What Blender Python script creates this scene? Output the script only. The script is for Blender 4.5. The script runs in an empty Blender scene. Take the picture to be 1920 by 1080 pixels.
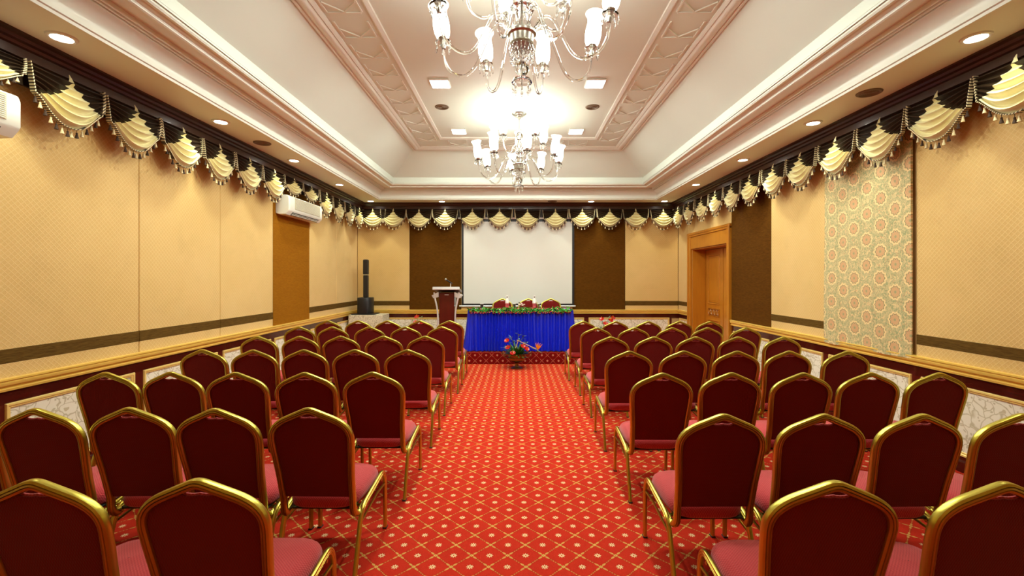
import bpy, bmesh, math, random
from math import sin, cos, pi, sqrt, radians as R
from mathutils import Vector, Matrix
rnd = random.Random(7)
S = bpy.context.scene
COL = S.collection

# ------------------------------------------------------------------ camera
CZ = 1.57
cam_d = bpy.data.cameras.new('camera'); cam = bpy.data.objects.new('camera', cam_d); COL.objects.link(cam)
cam.location = (0, 0, CZ); cam.rotation_euler = (R(90), 0, 0)
cam_d.sensor_width = 36; cam_d.lens = 853 / 1920 * 36
cam_d.shift_x = -9 / 1920; cam_d.shift_y = -18 / 1920
cam_d.clip_start = 0.05
S.camera = cam
# ------------------------------------------------------------------ world, exposure
w = bpy.data.worlds.new('world'); S.world = w; w.use_nodes = True
w.node_tree.nodes['Background'].inputs[0].default_value = (0.9, 0.75, 0.55, 1)
w.node_tree.nodes['Background'].inputs[1].default_value = 0.05
S.view_settings.view_transform = 'Standard'; S.view_settings.look = 'None'
S.view_settings.gamma = 1; S.view_settings.use_curve_mapping = False
S.view_settings.exposure = 0.78
S.cycles.use_denoising = True
S.cycles.max_bounces = 9; S.cycles.diffuse_bounces = 5; S.cycles.glossy_bounces = 3
S.cycles.transmission_bounces = 8; S.cycles.transparent_max_bounces = 8
S.cycles.caustics_reflective = False; S.cycles.caustics_refractive = False
S.cycles.sample_clamp_indirect = 4
# lamp strengths
P_PANEL = 25.0      # W, each square ceiling panel
P_DOWN = 15.0       # W, each round soffit downlight
E_SHADE = 12.0       # emission of chandelier shades
C_PANEL = (0.90, 1.0, 0.88)
C_DOWN = (0.93, 1.0, 0.76)
C_CHAND = (0.92, 1.0, 0.88)

# room extents
XL, XR, YB, YF = -3.57, 3.617, 10.15, -1.6
ZS, ZC = 3.22, 4.0

# ------------------------------------------------------------------ mesh builder
class MB:
    def __init__(s): s.v = []; s.f = []; s.sm = []; s.mi = []; s.m = 0
    def add(s, vs, fs, smooth=False):
        o = len(s.v); s.v += [tuple(v) for v in vs]
        for f in fs: s.f.append(tuple(i + o for i in f)); s.sm.append(smooth); s.mi.append(s.m)
        return s
    def box(s, x0, x1, y0, y1, z0, z1):
        vs = [(x, y, z) for x in (x0, x1) for y in (y0, y1) for z in (z0, z1)]
        return s.add(vs, [(0,1,3,2),(4,6,7,5),(0,4,5,1),(2,3,7,6),(0,2,6,4),(1,5,7,3)])
    def cbox(s, x0, x1, y0, y1, z0, z1, c=.005, smooth=False):
        """box with chamfered edges"""
        bm = bmesh.new(); bmesh.ops.create_cube(bm, size=1)
        for v in bm.verts:
            v.co = Vector(((x0+x1)/2 + v.co.x*(x1-x0), (y0+y1)/2 + v.co.y*(y1-y0), (z0+z1)/2 + v.co.z*(z1-z0)))
        bmesh.ops.bevel(bm, geom=bm.edges[:], offset=c, segments=1 if not smooth else 3, affect='EDGES', profile=.5)
        bm.verts.index_update()
        s.add([v.co[:] for v in bm.verts], [[v.index for v in f.verts] for f in bm.faces], smooth); bm.free(); return s
    def lathe(s, prof, n=24, c=(0,0,0), smooth=True, M=None, capb=False, capt=False):
        vs = []
        for r, z in prof:
            for k in range(n):
                a = 2*pi*k/n; p = Vector((r*cos(a), r*sin(a), z))
                if M: p = M @ p
                vs.append((p.x+c[0], p.y+c[1], p.z+c[2]))
        fs = []
        for i in range(len(prof)-1):
            for k in range(n):
                k2 = (k+1) % n
                fs.append((i*n+k, i*n+k2, (i+1)*n+k2, (i+1)*n+k))
        if capb: fs.append(tuple(reversed(range(n))))
        if capt: fs.append(tuple((len(prof)-1)*n+k for k in range(n)))
        return s.add(vs, fs, smooth)
    def sweep(s, path, prof, up=(0,0,1), caps=True, smooth=True, closed=False, scale=None):
        """profile (a,b): a along side = tangent x up, b along up'"""
        P = [Vector(p) for p in path]; n = len(P); m = len(prof); vs = []
        up = Vector(up)
        for i in range(n):
            if closed: t = P[(i+1) % n] - P[i-1]
            else: t = P[min(i+1, n-1)] - P[max(i-1, 0)]
            t.normalize(); sd = t.cross(up)
            if sd.length < 1e-5: sd = t.cross(Vector((1,0,0)))
            sd.normalize(); u2 = sd.cross(t).normalized(); k = scale[i] if scale else 1
            for a, b in prof: vs.append(tuple(P[i] + sd*a*k + u2*b*k))
        fs = []
        for i in range(n if closed else n-1):
            j = (i+1) % n
            for q in range(m):
                q2 = (q+1) % m
                fs.append((i*m+q, i*m+q2, j*m+q2, j*m+q))
        if caps and not closed:
            fs.append(tuple(reversed(range(m)))); fs.append(tuple((n-1)*m+q for q in range(m)))
        return s.add(vs, fs, smooth)
    def tube(s, path, r, n=8, closed=False, scale=None, caps=True):
        """round tube with transported frame"""
        P = [Vector(p) for p in path]; N = len(P); vs = []
        prev = None
        for i in range(N):
            t = (P[(i+1) % N] - P[i-1]) if closed else (P[min(i+1, N-1)] - P[max(i-1, 0)])
            t.normalize()
            if prev is None:
                a = Vector((0,0,1)) if abs(t.z) < .9 else Vector((1,0,0)); prev = t.cross(a).normalized()
            prev = (prev - t*prev.dot(t)).normalized(); b = t.cross(prev); k = scale[i] if scale else 1
            for q in range(n):
                an = 2*pi*q/n; vs.append(tuple(P[i] + (prev*cos(an) + b*sin(an))*r*k))
        fs = []
        for i in range(N if closed else N-1):
            j = (i+1) % N
            for q in range(n): fs.append((i*n+q, i*n+(q+1) % n, j*n+(q+1) % n, j*n+q))
        if caps and not closed:
            fs.append(tuple(reversed(range(n)))); fs.append(tuple((N-1)*n+q for q in range(n)))
        return s.add(vs, fs, True)
    def grid(s, pts, smooth=True, closed=False):
        r = len(pts); c = len(pts[0]); vs = [p for row in pts for p in row]; fs = []
        for i in range(r-1):
            for j in range(c if closed else c-1):
                j2 = (j+1) % c
                fs.append((i*c+j, i*c+j2, (i+1)*c+j2, (i+1)*c+j))
        return s.add(vs, fs, smooth)
    def sphere(s, c, r, n=12, m=8, sc=(1,1,1)):
        vs = [(c[0], c[1], c[2]-r*sc[2])]; fs = []
        for i in range(1, m):
            a = -pi/2 + pi*i/m
            for k in range(n):
                b = 2*pi*k/n; vs.append((c[0]+r*sc[0]*cos(a)*cos(b), c[1]+r*sc[1]*cos(a)*sin(b), c[2]+r*sc[2]*sin(a)))
        vs.append((c[0], c[1], c[2]+r*sc[2])); L = len(vs)-1
        for k in range(n):
            fs.append((0, 1+(k+1) % n, 1+k)); fs.append((L, 1+(m-2)*n+k, 1+(m-2)*n+(k+1) % n))
        for i in range(m-2):
            for k in range(n):
                fs.append((1+i*n+k, 1+i*n+(k+1) % n, 1+(i+1)*n+(k+1) % n, 1+(i+1)*n+k))
        return s.add(vs, fs, True)
    def build(s, name, mat, parent=None, loc=None, rot=None):
        me = bpy.data.meshes.new(name); me.from_pydata(s.v, [], s.f)
        me.polygons.foreach_set('use_smooth', s.sm)
        mats = mat if isinstance(mat, (list, tuple)) else [mat]
        for q in mats: me.materials.append(q)
        if len(mats) > 1: me.polygons.foreach_set('material_index', s.mi)
        bm = bmesh.new(); bm.from_mesh(me); bmesh.ops.recalc_face_normals(bm, faces=bm.faces[:]); bm.to_mesh(me); bm.free()
        me.update(); me.set_sharp_from_angle(angle=R(27))
        o = bpy.data.objects.new(name, me); COL.objects.link(o)
        if parent: o.parent = parent
        if loc: o.location = loc
        if rot: o.rotation_euler = rot
        return o

def link_obj(name, mesh, parent=None, loc=(0,0,0), rot=(0,0,0)):
    o = bpy.data.objects.new(name, mesh); COL.objects.link(o); o.parent = parent
    o.location = loc; o.rotation_euler = rot; return o
def tag(o, label=None, cat=None, group=None, kind=None):
    if label: o['label'] = label
    if cat: o['category'] = cat
    if group: o['group'] = group
    if kind: o['kind'] = kind
    return o
def thing(name, label, cat, loc=(0,0,0), rz=0, group=None):
    o = bpy.data.objects.new(name, None); COL.objects.link(o); o.empty_display_size = .1
    o.location = loc; o.rotation_euler = (0, 0, rz); return tag(o, label, cat, group)
KIDS = {}
def copy_tree(o, parent=None):
    c = o.copy(); COL.objects.link(c); c.parent = parent
    if o.name not in KIDS: KIDS[o.name] = [k for k in COL.objects if k.parent == o]
    for ch in KIDS[o.name]: copy_tree(ch, c)
    return c
def smooth_path(pts, n=6, closed=False):
    """Catmull-Rom"""
    P = [Vector(p) for p in pts]; out = []; N = len(P)
    for i in range(N if closed else N-1):
        p0 = P[i-1] if (i > 0 or closed) else P[0]; p1 = P[i]; p2 = P[(i+1) % N]
        p3 = P[(i+2) % N] if closed else P[min(i+2, N-1)]
        for k in range(n):
            t = k/n
            out.append(.5*((2*p1)+(p2-p0)*t+(2*p0-5*p1+4*p2-p3)*t*t+(3*p1-p0-3*p2+p3)*t**3))
    if not closed: out.append(P[-1])
    return out
def fillet(pts, rad, n=5):
    """polyline with rounded corners; rad list per inner vertex"""
    P = [Vector(p) for p in pts]; out = [P[0]]
    for i in range(1, len(P)-1):
        r = rad[i-1] if isinstance(rad, (list, tuple)) else rad
        a = (P[i-1]-P[i]); b = (P[i+1]-P[i]); ra = min(r, a.length*.48); rb = min(r, b.length*.48)
        A = P[i]+a.normalized()*ra; B = P[i]+b.normalized()*rb
        for k in range(n+1):
            t = k/n; out.append((1-t)**2*A + 2*t*(1-t)*P[i] + t*t*B)
    out.append(P[-1]); return out

# ------------------------------------------------------------------ materials
def srgb(r, g, b):
    f = lambda c: (c/255/12.92) if c/255 <= .04045 else ((c/255+.055)/1.055)**2.4
    return (f(r), f(g), f(b), 1)
class G:
    """small node-graph helper"""
    def __init__(s, name, **kw):
        s.mat = bpy.data.materials.new(name); s.mat.use_nodes = True; s.t = s.mat.node_tree; s.n = s.t.nodes
        s.p = s.n['Principled BSDF']; s.set(**kw)
    def inp(s, sock, v):
        if isinstance(v, bpy.types.NodeSocket): s.t.links.new(v, sock)
        elif v is not None: sock.default_value = v
    def set(s, **kw):
        names = dict(color='Base Color', rough='Roughness', metal='Metallic', spec='Specular IOR Level', trans='Transmission Weight', ior='IOR',
                     sheen='Sheen Weight', emis='Emission Color', estr='Emission Strength', coat='Coat Weight', normal='Normal', alpha='Alpha',
                     aniso='Anisotropic', sheenr='Sheen Roughness')
        for k, v in kw.items(): s.inp(s.p.inputs[names[k]], v)
    def m(s, op, a, b=None, c=None, clamp=False):
        n = s.n.new('ShaderNodeMath'); n.operation = op; n.use_clamp = clamp
        for i, q in enumerate((a, b, c)):
            if q is not None: s.inp(n.inputs[i], q)
        return n.outputs[0]
    def add(s, a, b): return s.m('ADD', a, b)
    def sub(s, a, b): return s.m('SUBTRACT', a, b)
    def mul(s, a, b): return s.m('MULTIPLY', a, b)
    def lt(s, a, b, soft=.01):   # smooth a<b
        return s.m('DIVIDE', s.add(s.sub(b, a), soft), 2*soft, clamp=True)
    def cell(s, a):              # signed distance in -0.5..0.5 from nearest integer
        return s.sub(s.m('FRACT', s.add(a, .5)), .5)
    def pos(s, obj=False):
        if obj: o = s.n.new('ShaderNodeTexCoord').outputs['Object']
        else: o = s.n.new('ShaderNodeNewGeometry').outputs['Position']
        sp = s.n.new('ShaderNodeSeparateXYZ'); s.t.links.new(o, sp.inputs[0]); s.vec = o
        return sp.outputs[0], sp.outputs[1], sp.outputs[2]
    def comb(s, x, y, z):
        c = s.n.new('ShaderNodeCombineXYZ')
        for i, q in enumerate((x, y, z)): s.inp(c.inputs[i], q)
        return c.outputs[0]
    def mix(s, fac, a, b):
        n = s.n.new('ShaderNodeMix'); n.data_type = 'RGBA'; s.inp(n.inputs[0], fac); s.inp(n.inputs[6], a); s.inp(n.inputs[7], b)
        return n.outputs[2]
    def noise(s, scale, detail=3, vec=None, rough=.5, dist=0, col=False):
        n = s.n.new('ShaderNodeTexNoise'); n.inputs['Scale'].default_value = scale; n.inputs['Detail'].default_value = detail
        n.inputs['Roughness'].default_value = rough; n.inputs['Distortion'].default_value = dist
        if vec is not None: s.t.links.new(vec, n.inputs['Vector'])
        return n.outputs[1 if col else 0]
    def voro(s, scale, vec=None, feature='F1'):
        n = s.n.new('ShaderNodeTexVoronoi'); n.inputs['Scale'].default_value = scale; n.feature = feature
        if vec is not None: s.t.links.new(vec, n.inputs['Vector'])
        return n.outputs[0]
    def ramp(s, fac, stops):
        n = s.n.new('ShaderNodeValToRGB'); s.t.links.new(fac, n.inputs[0]); e = n.color_ramp.elements
        while len(e) < len(stops): e.new(.5)
        for i, (p, c) in enumerate(stops): e[i].position = p; e[i].color = c
        return n.outputs[0]
    def bump(s, h, strength=.3, dist=.01):
        n = s.n.new('ShaderNodeBump'); n.inputs['Strength'].default_value = strength; n.inputs['Distance'].default_value = dist
        s.t.links.new(h, n.inputs['Height']); s.set(normal=n.outputs[0])
def scaled(g, k, x, y, z): return g.comb(g.mul(x, k[0]), g.mul(y, k[1]), g.mul(z, k[2]))
def dim(c, k): return (c[0]*k, c[1]*k, c[2]*k, 1)

def plain(name, col, rough=.5, metal=0, var=.12, scale=12, bump=0, **kw):
    g = G(name, rough=rough, metal=metal, **kw); g.pos(True)
    n = g.noise(scale, 3, g.vec); g.set(color=g.mix(n, dim(col, 1-var), dim(col, 1+var)))
    if bump: g.bump(g.noise(scale*12, 2, g.vec), bump, .002)
    return g.mat

# ceiling paint
m_ceil = plain('ceiling paint', (0.74, 0.80, 0.72, 1), .55, var=.03, scale=1.5)
m_mould = plain('moulding paint', (0.78, 0.79, 0.71, 1), .42, var=.03, scale=3)
m_soffit = plain('soffit paint', (0.78, 0.78, 0.64, 1), .5, var=.03, scale=2)
m_plaster = plain('wall plaster', srgb(205, 170, 110), .8)
# carpet
def carpet(name, base, base2, pat, pat2):
    g = G(name, rough=.95, spec=.1); x, y, z = g.pos(); K = .204
    v = g.add(y, z)
    a = g.mul(g.sub(g.add(x, v), 2.628), 1/K); b = g.mul(g.sub(g.sub(x, v), -2.732), 1/K)
    fa = g.cell(a); fb = g.cell(b); A = g.m('ABSOLUTE', fa); B = g.m('ABSOLUTE', fb)
    da = g.sub(.5, A); db = g.sub(.5, B)
    def leaf(d, along):
        t = g.mul(g.sub(g.m('ABSOLUTE', along), .31), 1/.125); wd = g.mul(g.sub(1, g.mul(t, t)), .043)
        t2 = g.mul(along, 1/.035); w2 = g.mul(g.sub(1, g.mul(t2, t2)), .02); t3 = g.mul(g.sub(g.m('ABSOLUTE', along), .11), 1/.05); w3 = g.mul(g.sub(1, g.mul(t3, t3)), .014)
        return g.lt(d, g.m('MAXIMUM', wd, g.m('MAXIMUM', w2, w3)), .006)
    l1 = leaf(da, fb); l2 = leaf(db, fa)
    sq = g.mul(g.lt(da, .062), g.lt(db, .062)); hole = g.mul(g.lt(da, .016), g.lt(db, .016))
    r = g.m('SQRT', g.add(g.mul(fa, fa), g.mul(fb, fb))); th = g.m('ARCTAN2', fb, fa)
    pet = g.m('MULTIPLY_ADD', g.m('COSINE', g.mul(th, 8)), .035, .105)
    fl = g.mul(g.lt(r, pet, .012), g.sub(1, g.lt(r, .030)))
    lines = g.m('MAXIMUM', g.mul(g.m('MAXIMUM', l1, l2), .8), sq)
    n = g.noise(6, 3, g.vec); n2 = g.noise(260, 2, g.vec)
    col = g.mix(n, base, base2)
    col = g.mix(g.mul(g.lt(r, .17), .25), col, dim(base, .75))
    col = g.mix(g.mul(g.m('MAXIMUM', g.lt(da, .05), g.lt(db, .05)), .3), col, srgb(120, 70, 25))
    col = g.mix(g.mul(lines, .85), col, pat); col = g.mix(fl, col, pat2); col = g.mix(g.mul(hole, .7), col, srgb(120, 90, 30))
    col = g.mix(g.mul(n2, .35), col, dim(base, .55))
    g.set(color=col); g.bump(n2, .5, .004); return g.mat
m_carpet = carpet('carpet', srgb(204, 50, 28), srgb(190, 40, 24), srgb(226, 190, 100), srgb(244, 214, 160))
m_carpet2 = carpet('riser carpet', srgb(126, 14, 10), srgb(108, 10, 8), srgb(205, 110, 90), srgb(225, 150, 120))
# tan wall fabric with woven diamonds
def tan(name, base, base2):
    g = G(name, rough=.62, sheen=.2, spec=.35); x, y, z = g.pos(); K = 1/.042
    u = g.add(x, y)
    a = g.cell(g.mul(g.add(u, z), K)); b = g.cell(g.mul(g.sub(u, z), K))
    d = g.m('MINIMUM', g.m('ABSOLUTE', a), g.m('ABSOLUTE', b))
    ln = g.lt(d, .09, .05); n = g.noise(1.6, 5, g.vec, .6); n2 = g.noise(90, 2, g.vec)
    st = g.noise(3.5, 4, g.vec, .65)
    col = g.mix(g.ramp(n, [(.3, (0,0,0,1)), (.7, (1,1,1,1))]), base, base2)
    col = g.mix(g.mul(g.ramp(st, [(.52, (0,0,0,1)), (.75, (1,1,1,1))]), .25), col, dim(base, .72))
    col = g.mix(g.mul(ln, .5), col, srgb(242, 214, 150)); col = g.mix(g.mul(n2, .3), col, dim(base, .7))
    g.set(color=col); g.bump(g.add(ln, g.mul(n2, .5)), .35, .003); return g.mat
m_tan = tan('tan wall fabric', srgb(222, 182, 108), srgb(230, 192, 124))
def streak(name, base, base2, k):
    g = G(name, rough=.85, spec=.1); x, y, z = g.pos()
    n = g.noise(1, 4, scaled(g, (14, 14, 190), x, y, z), .65); n2 = g.noise(1, 3, scaled(g, (1.2, 1.2, 9), x, y, z))
    col = g.mix(g.ramp(n, [(.35, (0,0,0,1)), (.7, (1,1,1,1))]), base, base2)
    col = g.mix(g.mul(n2, .4), col, dim(base, .7)); g.set(color=col); g.bump(n, .6, .004); return g.mat
m_brown = streak('brown wall fabric', srgb(80, 46, 4), srgb(112, 70, 12), 1)
m_brown_gold = streak('golden brown wall fabric', srgb(146, 90, 10), srgb(170, 110, 20), 1)
m_stripe = streak('dark stripe fabric', srgb(84, 60, 22), srgb(120, 90, 38), 1)
# brocade
def brocade():
    g = G('floral brocade', rough=.65, sheen=.2); x, y, z = g.pos()
    PX, PZ = .344, .262
    def med(ou, ov):
        u = g.cell(g.add(g.mul(y, 1/PX), ou)); v = g.cell(g.add(g.mul(z, 1/PZ), ov))
        u = g.mul(u, PX); v = g.mul(v, PZ)
        return g.m('SQRT', g.add(g.mul(u, u), g.mul(v, v))), g.m('ARCTAN2', v, u)
    r1, t1 = med(0, 0); r2, t2 = med(.5, .5)
    s1 = g.lt(r1, r2, .0005)
    r = g.m('MINIMUM', r1, r2); th = g.add(g.mul(t1, s1), g.mul(t2, g.sub(1, s1)))
    wob = g.mul(g.m('COSINE', g.mul(th, 10)), .005)
    rr = g.mul(g.sub(r, wob), 1.18)
    vo = g.voro(75, g.vec); n = g.noise(30, 3, g.vec, dist=2.5); n3 = g.noise(14, 2, g.vec, dist=1)
    cream = srgb(228, 202, 146); green = srgb(158, 160, 112); coral = srgb(206, 138, 96); dkgreen = srgb(122, 128, 84)
    bg = g.mix(g.ramp(n, [(.47, (0,0,0,1)), (.58, (1,1,1,1))]), cream, green)
    bg = g.mix(g.mul(g.ramp(vo, [(.25, (1,1,1,1)), (.36, (0,0,0,1))]), g.ramp(n3, [(.5, (0,0,0,1)), (.56, (1,1,1,1))])), bg, coral)
    bg = g.mix(g.mul(g.lt(rr, .135, .006), g.mul(g.sub(1, g.lt(rr, .095, .004)), .35)), bg, green)
    col = g.mix(g.lt(rr, .088, .003), bg, dim(cream, 1.1)); col = g.mix(g.lt(rr, .068, .002), col, dkgreen)
    pet = g.lt(g.add(rr, g.mul(g.m('COSINE', g.mul(th, 12)), .004)), .060, .002)
    col = g.mix(pet, col, coral)
    col = g.mix(g.mul(pet, g.lt(g.m('COSINE', g.mul(rr, 420)), -.2, .3)), col, dim(cream, .9))
    col = g.mix(g.lt(rr, .014, .002), col, green)
    g.set(color=col); g.bump(n, .3, .003); return g.mat
m_brocade = brocade()
# dado wallpaper with leaf scrolls
def scroll(name, base, leafc, sc=1):
    g = G(name, rough=.4, spec=.5); x, y, z = g.pos()
    u = g.add(x, y); v3 = g.comb(u, z, 0)
    n = g.n.new('ShaderNodeTexNoise'); n.inputs['Scale'].default_value = 7*sc; g.t.links.new(v3, n.inputs['Vector'])
    vm = g.n.new('ShaderNodeVectorMath'); vm.operation = 'MULTIPLY_ADD'; g.t.links.new(n.outputs[1], vm.inputs[0]); vm.inputs[1].default_value = (.14, .14, 0); g.t.links.new(v3, vm.inputs[2])
    e = g.voro(11*sc, vm.outputs[0], 'DISTANCE_TO_EDGE'); f = g.voro(24*sc, vm.outputs[0])
    stem = g.lt(e, .035, .02); lf = g.lt(f, .25, .04)
    col = g.mix(g.mul(g.m('MAXIMUM', stem, lf), .75), base, leafc); g.set(color=col); return g.mat
m_dado = scroll('leaf scroll wallpaper', srgb(248, 242, 222), srgb(190, 178, 138))
m_dado_grey = scroll('box wallpaper', srgb(232, 224, 200), srgb(160, 148, 112), 1.6)
# woods
def wood(name, c1, c2, rough=.3, axis=2, coat=.3):
    g = G(name, rough=rough, coat=coat); x, y, z = g.pos()
    k = [14, 14, 14]; k[axis] = 1.2
    n = g.noise(1, 5, scaled(g, k, x, y, z), .6, 1.5); g.set(color=g.mix(n, c1, c2)); g.bump(n, .05, .002); return g.mat
m_mahog = wood('mahogany', srgb(84, 20, 10), srgb(52, 10, 6), .25, 1)
m_mahogv = wood('mahogany upright', srgb(98, 24, 12), srgb(70, 14, 8), .3, 2)
m_door = wood('honey teak', srgb(206, 136, 34), srgb(178, 106, 22), .35, 2)
m_door_d = wood('teak recess', srgb(150, 84, 18), srgb(120, 62, 14), .45, 2)
m_rail = plain('gilt rail', srgb(246, 206, 100), .3, .15, var=.1, scale=3)
m_gild = plain('gilt bead', srgb(248, 216, 128), .3, .15, var=.08, scale=5)
m_pelmet = wood('dark pelmet wood', srgb(70, 38, 16), srgb(44, 20, 8), .38, 1, coat=.1)
# chair
def goldm():
    g = G('brushed gold', metal=1, rough=.3); g.pos(True)
    n = g.noise(6, 3, g.vec); g.set(color=g.mix(n, srgb(206, 194, 92), srgb(190, 174, 70)), rough=g.m('MULTIPLY_ADD', n, .08, .28)); return g.mat
m_gold = goldm()
def seatfab(name, c1, c2, k=260, rough=.8, sheen=.35):
    g = G(name, rough=rough, sheen=sheen, spec=.2); x, y, z = g.pos(True)
    a = g.m('SINE', g.mul(x, k)); b = g.m('SINE', g.mul(g.add(y, g.mul(z, .6)), k)); d = g.mul(a, b)
    f = g.m('MULTIPLY_ADD', d, .5, .5, clamp=True); n = g.noise(9, 3, g.vec)
    col = g.mix(f, c1, c2); col = g.mix(g.mul(n, .35), col, dim(c1, .7)); g.set(color=col); g.bump(f, .4, .002); return g.mat
m_seat = seatfab('crimson seat weave', srgb(176, 34, 44), srgb(214, 78, 78), 520)
m_back = seatfab('maroon back cloth', srgb(106, 11, 6), srgb(120, 16, 8), 700, .9, .15)
m_rubber = plain('black rubber', (.02, .02, .02, 1), .7)
# drapery
def satin(name, c1, c2, rough=.38, aniso=0, sheen=.3, spec=.5):
    g = G(name, rough=rough, sheen=sheen, spec=spec); g.pos(True)
    n = g.noise(18, 3, g.vec); g.set(color=g.mix(n, c1, c2)); return g.mat
m_dark = satin('dark brown satin', srgb(50, 34, 16), srgb(34, 22, 10), .5, sheen=.0, spec=.3)
m_cream = satin('cream satin', srgb(220, 208, 150), srgb(238, 230, 184), .34, sheen=.1)
m_blue = G('royal blue satin', color=srgb(26, 46, 228), rough=.28, metal=.4, spec=1.0, sheen=.15, sheenr=.3).mat
m_blue.node_tree.nodes['Principled BSDF'].inputs['Sheen Tint'].default_value = (.35, .5, 1, 1)
def braidm():
    g = G('braid trim', rough=.7); x, y, z = g.pos(True)
    f = g.m('SINE', g.mul(g.add(x, z), 260)); g.set(color=g.mix(g.lt(f, 0, .3), srgb(222, 205, 160), srgb(60, 44, 26))); return g.mat
m_braid = braidm()
m_tassel_l = plain('cream tassel thread', srgb(220, 202, 158), .8)
m_tassel_d = plain('brown tassel thread', srgb(58, 36, 20), .8)
# misc
m_white = plain('white plastic', (.78, .77, .70, 1), .35, var=.03)
m_vent = plain('shadowed slot plastic', (.035, .03, .028, 1), .5)
m_greyfin = plain('beige grille', srgb(196, 186, 150), .5)
m_black = plain('matt black', (.012, .012, .013, 1), .45, bump=.1)
m_screen = plain('screen fabric', (.80, .80, .74, 1), .85, var=.015, scale=2)
m_satinsilver = plain('satin silver', (.80, .80, .80, 1), .3, .45, var=.03)
m_chrome = plain('chrome', (.85, .85, .86, 1), .1, 1, var=.03)
m_silver = plain('aged silver', (.42, .39, .33, 1), .3, 1, var=.35, scale=60)
m_glass = G('crystal', color=(1, 1, 1, 1), rough=.02, trans=1.0, ior=1.5).mat
m_tumbler = G('tumbler glass', color=(.95, .97, .97, 1), rough=.02, trans=1.0, ior=1.3).mat
def shade_mat():
    g = G('lit opal glass', color=(.92, .88, .82, 1), rough=.25, emis=(.95, 1, .90, 1)); x, y, z = g.pos(True)
    # the bulb sits low in the shade: brightest there, fading to the rim
    f = g.m('MULTIPLY_ADD', z, -7.0, 1.55, clamp=True); g.set(estr=g.mul(g.add(g.mul(f, .96), .04), E_SHADE)); return g.mat
m_shade = shade_mat()
def emit(name, col, st):
    g = G(name, color=(.9, .9, .9, 1), emis=col, estr=st); return g.mat
m_led = emit('lit panel', (1, .97, .92, 1), 14)
m_lens = emit('lit lens', (1, .97, .88, 1), 16)
m_bronze = plain('aged brass', srgb(140, 118, 66), .35, 1, var=.3, scale=30)
m_leaf = plain('dark green leaf', srgb(56, 112, 40), .45, var=.5, scale=40)
m_leaf2 = plain('grey green leaf', srgb(120, 148, 112), .5, var=.3, scale=40)
m_red = plain('red waxy flower', srgb(176, 14, 14), .25, var=.2, scale=20)
m_orange = plain('orange petal', srgb(236, 136, 24), .4)
m_twig = plain('peeled twig', srgb(206, 160, 116), .6)
m_garl = plain('garland leaf', srgb(62, 150, 44), .5, var=.6, scale=50)
m_pinkw = plain('pale pink petal', srgb(240, 206, 196), .5)
m_redcloth = satin('red top cloth', srgb(196, 40, 36), srgb(214, 60, 48), .6)
m_lilac = satin('lilac cloth', srgb(140, 120, 170), srgb(120, 100, 160), .5)
m_paper = plain('white paper', (.85, .83, .78, 1), .7, var=.02)
m_pinkbottle = G('pink bottle plastic', color=srgb(236, 120, 130), rough=.1, trans=.6, ior=1.33).mat
m_spk = plain('brown speaker mesh', srgb(112, 92, 70), .6)
m_emblem = plain('dark print', srgb(70, 48, 44), .6)

# ================================================================== ROOM
def struct(mb, name, mat, parent=None):
    o = mb.build(name, mat, parent)
    if parent is None: o['kind'] = 'structure'
    return o
floor = struct(MB().box(XL-.3, XR+.6, YF-.3, YB+.3, -.1, 0), 'floor', m_carpet)
wl = struct(MB().box(XL-.2, XL, YF, YB, 0, ZC+.2), 'wall_left', m_plaster)
wb = struct(MB().box(XL-.2, XR+.2, YB, YB+.2, 0, ZC+.2), 'wall_back', m_plaster)
wf = struct(MB().box(XL-.2, XR+.2, YF-.2, YF, 0, ZC+.2), 'wall_front', m_tan)
DY0, DY1, DZ, DX = 7.76, 9.38, 2.17, XR+.27      # door opening
wr = struct(MB().box(XR, XR+.27, YF, DY0-.001, 0, ZC+.2).box(XR, XR+.27, DY1+.001, YB, 0, ZC+.2).box(XR, XR+.27, DY0-.001, DY1+.001, DZ+.001, ZC+.2)
            .box(XR+.34, XR+.4, DY0-.3, DY1+.3, 0, 2.6), 'wall_right', m_plaster)

def ring(mb, prof, smooth=False):
    """mitred rectangular ring of a (margin, z) profile around the room"""
    rows = []
    for m, z in prof:
        rows.append([(XL+m, YF+m, z), (XR-m, YF+m, z), (XR-m, YB-m, z), (XL+m, YB-m, z)])
    return mb.grid(rows, smooth, True)
ce = MB()
ring(ce, [(1.112, 3.46), (1.115, 3.575)]); ring(ce, [(1.115, 3.575), (1.20, 3.640), (1.32, 3.735), (1.45, 3.84), (1.56, 3.925), (1.66, 4.0)], True)
ring(ce, [(1.66, 4.0), (2.24, 4.0)]); ring(ce, [(2.24, 4.0), (2.26, 4.02)])
ce.add([(XL+2.26, YF+2.26, 4.02), (XR-2.26, YF+2.26, 4.02), (XR-2.26, YB-2.26, 4.02), (XL+2.26, YB-2.26, 4.02)], [(0,1,2,3)])
ceil_ob = struct(ce, 'ceiling', m_ceil)
sf = MB(); ring(sf, [(-.1, 3.23), (-.1, 3.22), (.70, 3.22)]); sf.build('soffit', m_soffit, ceil_ob)
def arc(m0, z0, m1, z1, n=5, bulge=.3):
    out = []
    dx, dz = m1-m0, z1-z0
    for k in range(n+1):
        t = k/n; b = bulge*sin(pi*t); out.append((m0+dx*t + dz*b, z0+dz*t - dx*b))
    return out
fm = MB(); ring(fm, [(.70, 3.22), (.70, 3.205), (.712, 3.203), (.716, 3.222), (.728, 3.226)] + arc(.728, 3.226, .80, 3.375, 8, -.22), True)
fm.build('cove_fascia', m_mould, ceil_ob)
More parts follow.
